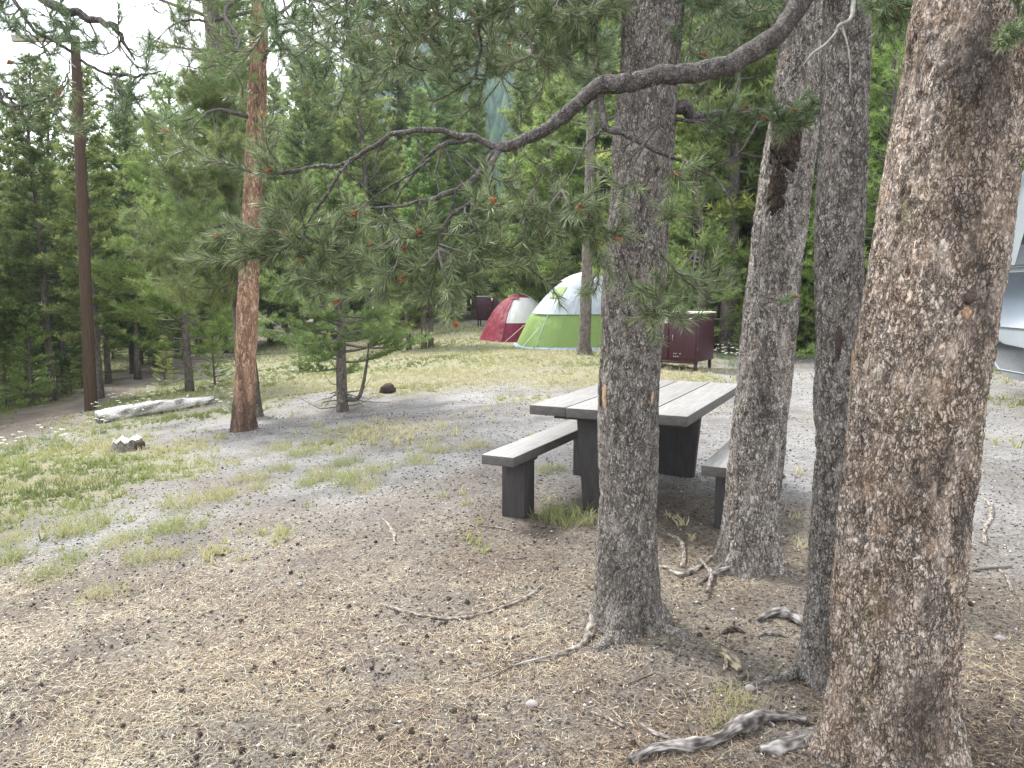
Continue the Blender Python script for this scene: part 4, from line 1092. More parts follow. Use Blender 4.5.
# ------------------------------------------------------------------ picnic table
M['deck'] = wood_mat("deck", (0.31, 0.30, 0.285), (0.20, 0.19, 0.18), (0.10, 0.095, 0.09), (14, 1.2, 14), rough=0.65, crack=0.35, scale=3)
M['plank_side_shade'] = wood_mat("plank_side_shade", (0.125, 0.115, 0.108), (0.08, 0.075, 0.07), (0.03, 0.03, 0.03), (6, 6, 14), crack=0.5, scale=3)  # board sides and ends: dark stain, with shade put into the colour
M['steel'] = plain("steel", (0.4, 0.4, 0.4), 0.35, metal=.9, var=0.1)
M['leg_dark'] = wood_mat("leg_dark", (0.062, 0.056, 0.055), (0.038, 0.035, 0.035), (0.03, 0.03, 0.03), (9, 9, 2), crack=0.3, scale=3)
ang = math.atan2(.893, .45) - math.pi / 2                # local +Y runs along the planks
tcx, tcy = 1.09, 6.03
tzz = tz1(1.1, 6.2)
TB = empty("picnic_table", (tcx, tcy, 0), "grey wooden picnic table behind the central pine trunk", "picnic table", None, ang)
LEN, WID, TOP = 2.01, 1.165, .80
def shade_sides(o):
    """sides and ends stained darker than the weathered top, their dimmer light painted in"""
    o.data.materials.append(M['plank_side_shade'])
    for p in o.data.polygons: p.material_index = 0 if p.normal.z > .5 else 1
for k in range(4):
    w = WID / 4 - .008
    x = -WID / 2 + (k + .5) * WID / 4
    o = MB().box((x, 0 + (.012, -.006, .008, 0)[k], TOP - .035), (w, LEN, .07)).build("tabletop_plank", M['deck'], TB); shade_sides(o)
    bevel(o, .006)
for y in (-LEN / 2 + .30, LEN / 2 - .33):
    mb = MB(); mb.box((0, y, (TOP - .12) / 2 - .02), (.62, .075, TOP - .06), taper=(.80, 1)); bevel(mb.build("pedestal", M['leg_dark'], TB), .006)
    mb = MB(); mb.box((0, y, TOP - .10), (.98, .09, .058)); bevel(mb.build("cross_beam", M['leg_dark'], TB), .005)
# bolt heads in the tabletop planks above the pedestals
for y in (-LEN / 2 + .30, LEN / 2 - .33):
    for k in range(4):
        for dx in (-.07, .07):
            x = -WID / 2 + (k + .5) * WID / 4 + dx
            MB().tube([(x, y, TOP - .004), (x, y, TOP + .004)], .009, 8).build("bolt", M['steel'], TB)
BT = .49
def bench(label, cx_, cy0, cy1, w, ins):
    L = cy1 - cy0; c, s = math.cos(ang), math.sin(ang)
    lx, ly = cx_, (cy0 + cy1) / 2
    e = empty("picnic_bench", (tcx + lx * c - ly * s, tcy + lx * s + ly * c, 0), label, "bench", None, ang)
    o = MB().box((0, 0, BT - .035), (w, L, .07)).build("seat", M['deck'], e); shade_sides(o); bevel(o, .007)
    for y in (-L / 2 + ins, L / 2 - .30):
        o = MB().box((0, y, (BT - .07) / 2 - .04), (w * .74, .17, BT - .07 + .08)).build("leg", M['leg_dark'], e); bevel(o, .006)
        o = MB().box((0, y, BT - .082), (w * .88, .20, .024)).build("bracket", M['leg_dark'], e); bevel(o, .004)
bench("left picnic bench, its pale seat fully in view", -WID / 2 - .18 + .125, -LEN / 2 - .38, .62, .25, .33)
bench("right picnic bench, mostly hidden by the leaning silvery trunk", WID / 2 + .10 + .125, -LEN / 2 - .03, .72, .25, .40)

# ------------------------------------------------------------------ storage lockers
M['maroon'] = plain("maroon", (0.032, 0.0045, 0.010), 0.5, var=0.15, scale=4, coat=.1)
M['maroon_lit'] = plain("maroon_lit", (0.038, 0.005, 0.012), 0.5, var=0.1, scale=4)
M['beige'] = plain("beige", (0.55, 0.52, 0.45), 0.6, var=0.1)
M['white'] = plain("white", (0.75, 0.75, 0.73), 0.5, var=0.06)
M['black'] = plain("black", (0.02, 0.02, 0.02), 0.6, var=0.2)
def locker(loc, rz, label, w=1.25, d=.95, h=.98, lift=.20):
    e = empty("storage_locker", loc, label, "food locker", None, rz)     # local: front faces -Y, origin at the right front corner
    o = MB().box((-w / 2, d / 2, lift + h / 2), (w, d, h)).build("body", M['maroon'], e); bevel(o, .012)
    o = MB().box((-w / 2, d / 2, lift + h + .018), (w + .05, d + .05, .032)).build("lid", M['beige'], e); bevel(o, .006)
    for sx, nm in ((-w * .26, 'door'), (-w * .74, 'door')):
        o = MB().box((sx, -.012, lift + h / 2 - .01), (w * .46, .022, h - .12)).build(nm, M['maroon_lit'], e); bevel(o, .006)
        hd = MB().tube([(sx + (.2 if sx < -w / 2 else -.2), -.028, lift + h * .55), (sx + (.2 if sx < -w / 2 else -.2), -.05, lift + h * .52), (sx + (.2 if sx < -w / 2 else -.2), -.028, lift + h * .42)], .008, 6, 10).build("handle", M['steel'], o)
    for x in (-.06, -w + .06):
        for y in (.06, d - .06):
            bevel(MB().box((x, y, lift / 2 - .03), (.06, .06, lift + .06)).build("leg", M['maroon'], e), .004)
    MB().box((-w / 2, .02, lift - .015), (w, .03, .05)).build("bottom_rail", M['maroon'], e)
    MB().box((-.17, -.026, lift + h - .11), (.10, .004, .055)).build("sticker", M['white'], e)
    MB().box((-w * .55, -.026, lift + h - .13), (.07, .004, .14)).build("sticker", M['white'], e)
    mb = MB()
    for k in range(4):
        for r in range(2):
            if (k + r) % 4 != 3: mb.tube([(-w * .40 + k * .045, -.0235, lift + .10 + r * .06), (-w * .40 + k * .045, -.027, lift + .10 + r * .06)], .009, 8)
    mb.build("vent_holes", M['white'], e)
    for z in (.25, .75):
        MB().tube([(.002, -.02, lift + h * z - .05), (.002, -.02, lift + h * z + .05)], .012, 8).build("hinge", M['maroon'], e)
    return e
pl = gp(697, 372)
locker((pl[0], pl[1], pl[2]), math.atan2(-.57, .83), "maroon metal food locker with pale lid to the right of the central trunk")
pl2 = gp(511, 325); 
locker((pl2[0], pl2[1], pl2[2]), -.10, "second maroon food locker, half hidden behind the red tent", w=1.6, d=.9, h=1.05, lift=.25)

# ------------------------------------------------------------------ tents
def fabric(name, c, rough=.6, trans=.35, wr=.35, ws=5, var=.06):
    m, N, L, b = mat_new(name)
    v = vmap(N, L, (1, 1, .45)); n = noise(N, L, v, ws, 4, .55, .8)
    cc = mixc(N, L, mrange(N, L, n, .3, .7), tuple(x * (1 - var) for x in c), tuple(min(1, x * (1 + var)) for x in c))
    L.new(cc, b.inputs["Base Color"]); b.inputs["Roughness"].default_value = rough; b.inputs["Specular IOR Level"].default_value = .3
    bp = N.new("ShaderNodeBump"); bp.inputs["Strength"].default_value = wr; bp.inputs["Distance"].default_value = .08
    L.new(n, bp.inputs["Height"]); L.new(bp.outputs[0], b.inputs["Normal"])
    tr = N.new("ShaderNodeBsdfTranslucent"); L.new(cc, tr.inputs["Color"])
    ms = N.new("ShaderNodeMixShader"); ms.inputs[0].default_value = trans
    L.new(b.outputs[0], ms.inputs[1]); L.new(tr.outputs[0], ms.inputs[2]); L.new(ms.outputs[0], N["Material Output"].inputs["Surface"])
    return m
M['green_fab'] = fabric("green_fab", (0.21, 0.31, 0.095), trans=.2, wr=.8, ws=3)
M['grey_fab'] = fabric("grey_fab", (0.40, 0.44, 0.49), trans=.2, wr=.7, ws=3)
M['white_fab'] = fabric("white_fab", (0.58, 0.58, 0.57), trans=.2)
M['blue_fab'] = fabric("blue_fab", (0.30, 0.38, 0.48), trans=.05, wr=.8, ws=9)
M['red_fab'] = fabric("red_fab", (0.21, 0.026, 0.045), trans=.2, wr=1.0, ws=4)
M['crimson_fab'] = fabric("crimson_fab", (0.16, 0.013, 0.035), trans=.15, wr=.5)
M['pole_grey'] = plain("pole_grey", (0.33, 0.35, 0.36), .5)

def dome(sx, sy, H, na=64, nh=26, sq=4.0, p=1.7):
    prf = smooth(np.array([(0, 1.0), (.38, .82), (.62, .65), (.84, .42), (.95, .22), (1.0, 0.02)]), 80).T
    """points on a square-based dome: V[height, angle]"""
    a = np.arange(na + 1) * 2 * math.pi / na
    ca, sa = np.cos(a), np.sin(a)
    rad0 = (np.abs(ca) ** sq + np.abs(sa) ** sq) ** (-1 / sq)
    t = np.linspace(0, 1, nh)
    # walls lean in, then round over the top
    zz = np.sin(t * math.pi / 2) ** 1.02; rr = np.interp(zz, prf[0], prf[1]) * .5 + np.interp(zz, prf[0], prf[1]) * .5
    rr[-1] = 0
    q = sq - (sq - 2) * t
    R = (np.abs(ca)[None] ** q[:, None] + np.abs(sa)[None] ** q[:, None]) ** (-1 / q[:, None])
    X = R * ca[None] * rr[:, None] * sx; Y = R * sa[None] * rr[:, None] * sy; Z = zz[:, None] * H + 0 * X
    return a, t, np.stack([X, Y, Z], -1)

def patch(V, i0, i1, j0, j1, push=0.0, wr=.02, seed=0):
    W = V[i0:i1 + 1, j0:j1 + 1].copy()
    c = np.array([0, 0, W[..., 2].mean() * .4]); d = unit(W - c)
    n = (fbm(W[..., 0] * 2.2 + W[..., 2] * 2.5, W[..., 1] * 2.2, W[..., 2] * .8, seed, 3) - .5)
    W = W + d * (push + n[..., None] * wr * 2)
    h, w = W.shape[:2]; i = np.arange(h - 1)[:, None] * w; j = np.arange(w - 1)[None]
    q = np.stack([i + j, i + j + 1, i + w + j + 1, i + w + j], -1).reshape(-1, 4)
    return MB().add(W.reshape(-1, 3), q=q)

# green and white dome
pt = gp(596, 351)
GT = empty("dome_tent", (pt[0] - .02, pt[1] + 1.75, pt[2] - .02), "large green and white dome tent behind the slim grey pine", "tent", None, .12)
a, t, V = dome(2.32, 1.8, 2.42, 96, 34, 5, 1.55)
iw = 10                                  # where the green wall ends
patch(V, 0, iw, 0, 96, 0, .025, 5).build("green_wall", M['green_fab'], GT, sm=True)
patch(V, iw, 33, 0, 96, .0, .02, 7).build("roof_fabric", M['grey_fab'], GT, sm=True)
# rainfly: covers the top and hangs lower at the sides
patch(V, iw - 0, 33, 54, 90, .045, .03, 9).build("rain_fly", M['white_fab'] if False else M['grey_fab'], GT, sm=True)
patch(V, iw + 12, 33, 0, 96, .05, .03, 10).build("top_fly", M['white_fab'], GT, sm=True)
patch(V, iw + 5, iw + 9, 56, 61, .065, .01, 12).build("green_panel", M['green_fab'], GT, sm=True)
for k, jc in enumerate((12, 36, 60, 84)):
    P = V[:, jc] * 1.0; P = P + unit(P - [0, 0, .6]) * .035
    MB().tube(P, .011, 6).build("tent_pole", M['pole_grey'], GT, sm=True)
for jc in (66, 78):
    P = V[iw:iw + 14, jc]; P = P + unit(P - [0, 0, .6]) * .085
    MB().tube(P, .008, 6).build("seam", M['pole_grey'], GT, sm=True)
P = V[iw, 50:95]; P = P + unit(P - [0, 0, .6]) * .05
MB().tube(P, .010, 6).build("hem", M['pole_grey'], GT, sm=True)
mb = MB(); n_ = 97; rim = V[0].copy(); out = rim * np.array([1.05, 1.05, 1]); 
mb.add(np.vstack([rim + [0, 0, .13], out + [0, 0, .01]]), q=[(j, j + 1, n_ + j + 1, n_ + j) for j in range(n_ - 1)]).build("floor_edge", M['blue_fab'], GT, sm=True)
mb = MB(); g0 = V[0] * 1.16; g0[:, 2] = .012 + (fbm(g0[:, 0] * 3, g0[:, 1] * 3, 0, 3, 3)) * .04
mb.add(np.vstack([g0, V[0] * .9 + [0, 0, .02]]), q=[(j, j + 1, n_ + j + 1, n_ + j) for j in range(n_ - 1)]).build("groundsheet", M['blue_fab'], GT, sm=True)
for (x, y) in ((-2.3, -2.0), (-2.6, -.2)):
    MB().tube([(x * .82, y * .82, .75), (x * 1.15, y * 1.15, .02)], .006, 5).build("guy_rope", M['white'], GT)

# red dome
pr = gp(521, 344)
RT = empty("dome_tent", (pr[0] - .05, pr[1] + 1.7, pr[2] - .02), "smaller red dome tent with a pale front, left of the green tent", "tent", None, .38)
a, t, V2 = dome(1.3, 1.3, 1.66, 96, 30, 3.4, 1.5)
fo = .05 * np.sin(np.arange(97)[None] * .9 + np.linspace(0, 5, 30)[:, None]) * (np.linspace(1, 0, 30)[:, None]) ** .6 * ((np.arange(97)[None] > 34) & (np.arange(97)[None] < 60)); fo2 = unit(V2 * np.array([1, 1, .01])); V2 = V2 + fo2 * fo[..., None]
patch(V2, 0, 29, 36, 60, .0, .05, 15).build("red_side", M['red_fab'], RT, sm=True)
patch(V2, 0, 29, 0, 36, 0, .03, 16).build("back_wall", M['red_fab'], RT, sm=True)
patch(V2, 0, 8, 60, 96, 0, .02, 17).build("lower_wall", M['crimson_fab'], RT, sm=True)
patch(V2, 8, 22, 60, 96, 0, .015, 18).build("pale_front", M['white_fab'], RT, sm=True)
patch(V2, 22, 29, 60, 96, .0, .015, 19).build("top_panel", M['red_fab'], RT, sm=True)
patch(V2, 20, 29, 56, 66, .05, .03, 20).build("rain_fly", M['red_fab'], RT, sm=True)
for jc in (12, 36, 60, 84):
    P = V2[:, jc]; P = P + unit(P - [0, 0, .4]) * .03
    MB().tube(P, .012, 6).build("tent_pole", M['pole_grey'] if jc != 60 else M['crimson_fab'], RT, sm=True)
MB().box((-.05, -1.40, .30), (.10, .01, .17), R=[[.9, 0, .44], [0, 1, 0], [-.44, 0, .9]]).build("care_label", M['white'], RT)
mb = MB(); g0 = V2[0] * 1.1; g0[:, 2] = .015
mb.add(np.vstack([g0, V2[0] * .9 + [0, 0, .03]]), q=[(j, j + 1, n_ + j + 1, n_ + j) for j in range(n_ - 1)]).build("groundsheet", M['blue_fab'], RT, sm=True)

# ------------------------------------------------------------------ utility pole
M['pole_wood'] = wood_mat("pole_wood", (0.075, 0.045, 0.026), (0.034, 0.021, 0.015), (0.03, 0.018, 0.015), (16, 16, 1), crack=.4, scale=3)
M['crossarm'] = wood_mat("crossarm", (0.40, 0.36, 0.30), (0.30, 0.27, 0.23), (0.1, 0.09, 0.08), (1, 16, 16))
pp = gp(91, 410); Yp = pp[1]
UP = empty("utility_pole", pp, "dark red brown wooden utility pole with a short crossarm at the wood's edge", "utility pole")
tp_ = at(75, 36, Yp)
MB().tube([pp - [0, 0, .2], pp * .5 + tp_ * .5, tp_], [.125, .105, .085], 18, 30).build("pole", M['pole_wood'], UP, org=pp, sm=True)
ca = at(77, 40, Yp); cl = at(20, 38, Yp)
o = MB().box(((ca[0] + cl[0]) / 2, Yp - .14, ca[2] - .02), (ca[0] - cl[0] + .12, .09, .12)).build("crossarm", M['crossarm'], UP, org=pp); bevel(o, .008)
for x in (cl[0] + .05, (cl[0] + ca[0]) / 2, ):
    q_ = MB().tube([(x, Yp - .14, ca[2] + .03), (x, Yp - .14, ca[2] + .10), (x, Yp - .14, ca[2] + .17)], [.02, .045, .03], 10, 8).build("insulator", M['beige'], UP, org=pp, sm=True)
MB().tube([(ca[0], Yp - .10, ca[2] - .55), (cl[0] * .5 + ca[0] * .5, Yp - .17, ca[2] - .05)], .015, 6).build("brace", M['steel'], UP, org=pp)
wl0 = np.array([cl[0] + .05, Yp - .14, ca[2] + .17])

# ------------------------------------------------------------------ log, stumps
pA, pB = gp(94, 424), gp(212, 404)
LG0 = MB(); mid = (pA + pB) / 2
P = np.array([pA + [0, .1, .09], pA * .66 + pB * .34 + [0, .1, .12], pA * .33 + pB * .67 + [0, .1, .10], pB + [0, .1, .06]])
LG0.tube(P, [.135, .13, .12, .085], 48, 160, rough=.12, grain=.22)
for t_, a_ in ((.3, 1.2), (.55, .4), (.75, 1.9)):
    c_ = pA * (1 - t_) + pB * t_ + [0, .1, .11]; d_ = np.array([.1, -math.cos(a_), math.sin(a_)])
    LG0.tube([c_ + d_ * .09, c_ + d_ * .135, c_ + d_ * .17], [.03, .022, .012], 10, 8, rough=.3, grain=.3)
lo = LG0.build("fallen_log", M['log'], None, org=mid, sm=True, loc=mid); tag(lo, "bleached white fallen log lying on the grassy slope by the pole", "log")
ps = gp(128, 449)
S1 = empty("tree_stump", ps, "low weathered stump with split pale top in the grass below the white log", "stump")
n = 40; aa = np.arange(n) * 2 * math.pi / n
rad = .17 * (1 + .35 * (fbm(np.cos(aa) * 1.5 + 3, np.sin(aa) * 1.5, 0, 61, 3) - .5))
jag = .13 + .07 * (fbm(np.cos(aa) * 3, np.sin(aa) * 3, 0, 62, 3) - .5) * 2
rows = [(1.25, -.06, 0), (1.1, .03, 0), (1.0, None, 0), (.8, None, -.012), (.4, None, -.03)]
V = []
for k, z, dz in rows:
    zz_ = np.full(n, z) if z is not None else jag * (1 if k == 1.0 else .9) + dz
    V.append(np.stack([np.cos(aa) * rad * k, np.sin(aa) * rad * k, zz_], -1))
V = np.vstack(V); q = [(r * n + j, r * n + (j + 1) % n, (r + 1) * n + (j + 1) % n, (r + 1) * n + j) for r in range(2) for j in range(n)]
MB().add(V, q=q).build("stump_side", M['bark_grey'], S1, sm=True)
q = [(r * n + j, r * n + (j + 1) % n, (r + 1) * n + (j + 1) % n, (r + 1) * n + j) for r in range(2, 4) for j in range(n)]
MB().add(V, q=q, poly=[[4 * n + j for j in range(n)]]).build("stump_top", M['stump_wood'], S1)
MB().blob((.16, -.03, .05), .085, 5, .3, 12, 9).build("charred_lump", M['dark_hollow'], S1, sm=True)
ps = gp(388, 392)
o = MB().blob((0, 0, .05), .14, 8, .35, 16, 12, (1.1, .8, .75)).build("tree_stump", M['dark_hollow'], None, sm=True, loc=ps); tag(o, "small dark stump beyond the crooked pine in the clearing", "stump")

# ------------------------------------------------------------------ van
M['van_silver'] = plain("van_silver", (0.24, 0.265, 0.28), .45, metal=.0, var=.08, scale=1.5, coat=.1)
M['van_blue'] = plain("van_blue", (0.13, 0.16, 0.19), .45, metal=.0, var=.08, scale=1.5, coat=.1)
M['glass'] = plain("glass", (0.015, 0.02, 0.022), .06, spec=.8, var=.1)
M['cladding'] = plain("cladding", (0.06, 0.066, 0.07), .7, var=.35, scale=50)
vx, vy = 7.13, 11.35
VN = empty("camper_van", (vx, vy, tz1(vx, vy - 1.5)), "silver high-roofed camper van parked at the right edge behind the thickest trunk", "van", None, -.10)
# local: +Y forward (away from camera), nose at y=0, tail y=-5.9; x=0 left side, x=2 right side
prof = [(-5.85, .48), (-5.9, 1.2), (-5.84, 2.5), (-5.74, 3.3), (-5.4, 3.62), (-1.7, 3.72), (-1.25, 3.66), (-.88, 3.48), (-.58, 3.18), (-.34, 2.78), (-.14, 2.2), (-.03, 1.45), (0.0, .98), (-.08, .70), (-.42, .47)]
pr_ = np.array(prof); W = 2.05
mb = MB(); L_ = []
for x, ins in ((0.07, .05), (0.0, 0), (W, 0), (W - .07, .05)):
    c = np.array([pr_[:, 0].mean(), 1.6]); PP = c + (pr_ - c) * (1 - ins)
    tum = 0 * PP[:, 1]
    xs = x + (tum if x < 1 else -tum)
    L_.append(np.stack([xs * np.ones(len(PP)), PP[:, 0], PP[:, 1]], -1))
n = len(pr_); V = np.vstack(L_)
q = [(r * n + j, r * n + (j + 1) % n, (r + 1) * n + (j + 1) % n, (r + 1) * n + j) for r in range(3) for j in range(n)]
mb.add(V, q=q, poly=[list(range(n))[::-1], [3 * n + j for j in range(n)]])
bd = mb.build("body", M['van_silver'], VN, sm=False); bevel(bd, .05, 3)
for s_, x in ((-1, -.012), (1, W + .012)):
    def sidepoly(pts, name, mat, th=.012, par=VN):
        P2 = [(x - s_ * 0 + (-s_) * .066 , y, z) for y, z in pts]
        A = np.array(P2); B = A + [-s_ * -th, 0, 0]; k = len(A)
        qq = [(j, (j + 1) % k, k + (j + 1) % k, k + j) for j in range(k)]
        return MB().add(np.vstack([A, B]), q=qq, poly=[list(range(k)), list(range(k, 2 * k))[::-1]]).build(name, mat, par)
    sidepoly([(-5.6, 1.10), (-.30, 1.10), (-.32, 1.88), (-5.6, 1.88)], "side_panel", M['van_blue'], .008)
    w_ = sidepoly([(-2.0, 1.98), (-.62, 1.98), (-.86, 2.60), (-2.0, 2.60)], "window", M['glass'], .016)
    sidepoly([(-3.6, 2.02), (-2.2, 2.02), (-2.2, 2.5), (-3.6, 2.5)], "window", M['glass'], .016)
    sidepoly([(-5.4, 2.02), (-3.8, 2.02), (-3.8, 2.5), (-5.4, 2.5)], "window", M['glass'], .016)
    sidepoly([(-4.4, .45), (-2.3, .45), (-2.3, .72), (-4.4, .72)], "sill_cladding", M['cladding'], .02)
    sidepoly([(-1.55, .80), (-1.55, .38), (-.80, .38), (-.36, .49), (-.07, .72), (-.02, .98), (-.5, .86)], "sill_cladding", M['cladding'], .025)
    sidepoly([(-5.8, 1.95), (-.2, 1.95), (-.2, 1.98), (-5.8, 1.98)], "belt_moulding", M['cladding'], .018)
    sidepoly([(-2.02, .75), (-2.00, .75), (-2.00, 2.3), (-2.02, 2.3)], "door_gap", M['black'], .010)
    sidepoly([(-1.85, 1.36), (-1.65, 1.36), (-1.65, 1.41), (-1.85, 1.41)], "door_handle", M['black'], .03)
    for y in (-2.0, -4.9):
        xx = x + (.20 if s_ < 0 else -.20)
        wh = MB().tube([(xx - .12, y, .36), (xx + .12, y, .36)], .36, 28).build("wheel", M['black'], VN)
        MB().tube([(xx + s_ * .115, y, .36), (xx + s_ * .135, y, .36)], [.22, .19], 20).build("rim", M['steel'], wh)
o = MB().box((W / 2, -.06, .84), (W * .94, .22, .24)).build("bumper", M['cladding'], VN); bevel(o, .08, 3)
A = np.array([(.16, -.16, 2.2), (W - .16, -.16, 2.2), (W - .22, -.36, 2.78), (.22, -.36, 2.78)]) + [0, .035, .012]
MB().add(A, poly=[[0, 1, 2, 3]]).build("windscreen", M['glass'], VN)
for x in (.22, W - .22):
    bevel(MB().box((x, -.03, 1.10), (.34, .14, .22)).build("headlight", M['glass'], VN), .04)
o = MB().box((W / 2, -5.88, .62), (W * .98, .16, .3)).build("bumper", M['cladding'], VN); bevel(o, .05, 3)

# ------------------------------------------------------------------ ground cover
rng = np.random.default_rng(77)
M['grass_mat'] = tint_mat("grass_blades", [(0, (0.15, 0.18, 0.065)), (.35, (0.26, 0.30, 0.11)), (.65, (0.38, 0.37, 0.18)), (1, (0.52, 0.46, 0.31))], .7, .3)
def grass_blades(mb, P, n, h, w, rng, tint, spread=.45):
    P = np.repeat(P, n, 0); hh = np.repeat(np.broadcast_to(h, (len(P) // n,)), n) * rng.uniform(.5, 1.2, len(P))
    P = P + np.column_stack([rng.normal(0, .25, len(P)) * hh, rng.normal(0, .25, len(P)) * hh, np.zeros(len(P))])
    d = unit(np.column_stack([rng.normal(0, spread, len(P)), rng.normal(0, spread, len(P)), np.ones(len(P))]))
    s = unit(np.cross(d, rnd_dir(len(P), rng))) * (w * .5)
    m_ = P + d * hh[:, None] * .55; tip = m_ + unit(d + np.column_stack([rng.normal(0, .5, len(P)), rng.normal(0, .5, len(P)), np.zeros(len(P))])) * hh[:, None] * .45
    V = np.stack([P - s, P + s, m_ + s * .7, m_ - s * .7, tip], 1).reshape(-1, 3)
    b = np.arange(len(P))[:, None] * 5
    mb.add(V, q=(b + np.array([0, 1, 2, 3])), t=(b + np.array([3, 2, 4])), tint=np.repeat(np.clip(np.repeat(tint, n) + rng.normal(0, .1, len(P)), 0, 1), 5))
mb = MB(); N0 = 60000
Y = 4 + 38 * rng.random(N0) ** 1.15; px = rng.uniform(-60, 1060, N0); X = (px - 512) / 750 * Y
g = grass_density(X, Y); keep = rng.random(N0) < (g * .6 + .012 * (X < .5 * Y) * (Y > 4.5))
X, Y = X[keep], Y[keep]
dry = np.clip(fbm(X * .4, Y * .4, 0, 71, 3) * 1.9 - .5 + np.clip((X / Y + .25) * .9, -.3, .35) , 0, 1)
grass_blades(mb, np.column_stack([X, Y, tz(X, Y) - .01]), 9, .06 + .075 * rng.random(len(X)) ** 2, .0045 + .0004 * Y.mean(), rng, dry)
tag(mb.build("grass", M['grass_mat']), "green and straw coloured grass over the slope and clearing", "grass", kind="stuff")
print("grass tufts", len(X))

# separate tufts
tm = []
for k in range(4):
    m_ = MB(); grass_blades(m_, np.column_stack([rng.normal(0, .085, 24), rng.normal(0, .07, 24), np.zeros(24)]), 9, .14, .0035, rng, np.clip(rng.normal((.42, .62, .35, .75)[k], .12, 24), 0, 1), .55)
    tm.append(m_.mesh("grass_tuft", M['grass_mat']))
tufts = [(60, 482, 3, 1), (90, 484, 3, 1.1), (15, 490, 1, 1), (200, 503, 1, 1.4), (225, 498, 3, 1), (250, 480, 1, .9), (285, 470, 0, .9), (330, 478, 1, 1.2), (350, 482, 0, 1.2), (375, 472, 1, 1), (345, 465, 2, 1), (415, 462, 1, 1), (440, 452, 3, .9), (475, 448, 3, 1),
         (70, 532, 1, 1.2), (95, 528, 0, 1.3), (115, 545, 1, .9), (160, 560, 1, 1.1), (175, 530, 0, 1.2), (50, 575, 2, .8), (8, 562, 0, 1.1), (75, 560, 2, .8), (10, 522, 1, 1.1), (565, 522, 0, 1.15), (556, 515, 2, .9), (105, 595, 3, .8), (280, 450, 1, .9), (300, 455, 0, .9), (20, 540, 1, 1), (150, 535, 0, .9),
         (620, 540, 3, .7), (735, 700, 3, .55), (725, 722, 3, .5), (260, 487, 1, .8), (310, 485, 2, .9), (365, 490, 1, .9), (550, 470, 0, .8)]
for k, (px, py, v, s) in enumerate(tufts):
    p = gp(px, py); o = bpy.data.objects.new("grass_tuft", tm[v]); C.objects.link(o)
    o.location = (p[0], p[1], p[2] - .01); o.rotation_euler = (0, 0, k * 1.3); o.scale = (s * 1.15, s * 1.15, s * 1.05)
    if px in (565, 556): tag(o, "green grass tuft growing beside the left bench and table leg", "grass tuft", "grass tufts by the picnic bench")
    elif px > 600: tag(o, "sparse straw coloured grass tuft among the roots", "grass tuft", "grass tufts among the roots")
    else: tag(o, "small grass tuft on the dirt slope, " + ("near the left edge" if px < 40 else "below the stump at the left" if px < 130 and py < 500 else "at the lower left above the litter" if px < 200 and py > 515 else "in the dry patch at middle left" if px < 270 else "in the grass patch below the crooked pine" if px < 390 else "on bare dirt left of the bench"), "grass tuft", "grass tufts dotted over the dirt")

# needle litter, twigs and straw
M['litter_mat'] = tint_mat("litter_straw", [(0, (0.05, 0.038, 0.032)), (.30, (0.18, 0.115, 0.075)), (.55, (0.34, 0.25, 0.165)), (.8, (0.44, 0.38, 0.25)), (1, (0.56, 0.51, 0.38))], .85)
mb = MB(); N0 = 330000
Y = 1.5 + 8.5 * rng.random(N0) ** 1.5; px = rng.uniform(-80, 1104, N0); X = (px - 512) / 750 * Y
keep = rng.random(N0) < (litter_density(X, Y) ** 1.3 * .95 + .05) * np.clip(.25 + 2.6 * (fbm(X * 1.9, Y * 1.9, 0, 83, 3) - .30), .12, 1) * (1 - .75 * grass_density(X, Y)); X, Y = X[keep], Y[keep]; n = len(X)
a = rng.uniform(0, 6.28, n); ln = rng.uniform(.02, .065, n); w = rng.uniform(.0008, .0022, n); tl = rng.normal(0, .22, n)
d = np.column_stack([np.cos(a), np.sin(a), tl]); s = np.column_stack([-np.sin(a), np.cos(a), rng.normal(0, .3, n)])
Z = tz(X, Y) + (fbm(X * 14, Y * 14, 0, 6, 3) - .5) * .022 * np.clip(1 - np.hypot(X, Y) / 12, 0, 1) + rng.uniform(.0, .007, n)
P = np.column_stack([X, Y, Z]); bend = s * (rng.normal(0, .12, n) * ln)[:, None]
V = np.stack([P - d * ln[:, None] * .5 - s * w[:, None] * .5, P - d * ln[:, None] * .5 + s * w[:, None] * .5, P + bend + s * w[:, None] * .5, P + bend - s * w[:, None] * .5, P + d * ln[:, None] * .5], 1)
b_ = np.arange(n)[:, None] * 5
rust = fbm(X * .8 + 3, Y * .8, 0, 81, 3)
mb.add(V.reshape(-1, 3), q=b_ + np.array([0, 1, 2, 3]), t=b_ + np.array([3, 2, 4]), tint=np.repeat(np.clip(rng.random(n) ** 1.25 * .95 - (rust - .5) * 1.0 + np.clip(-X / Y * .5 - .05, -.15, .3), 0, 1), 5))
tag(mb.build("needle_litter", M['litter_mat']), "fallen brown and straw pine needles strewn over the dirt", "needle litter", kind="stuff")
print("litter", n)
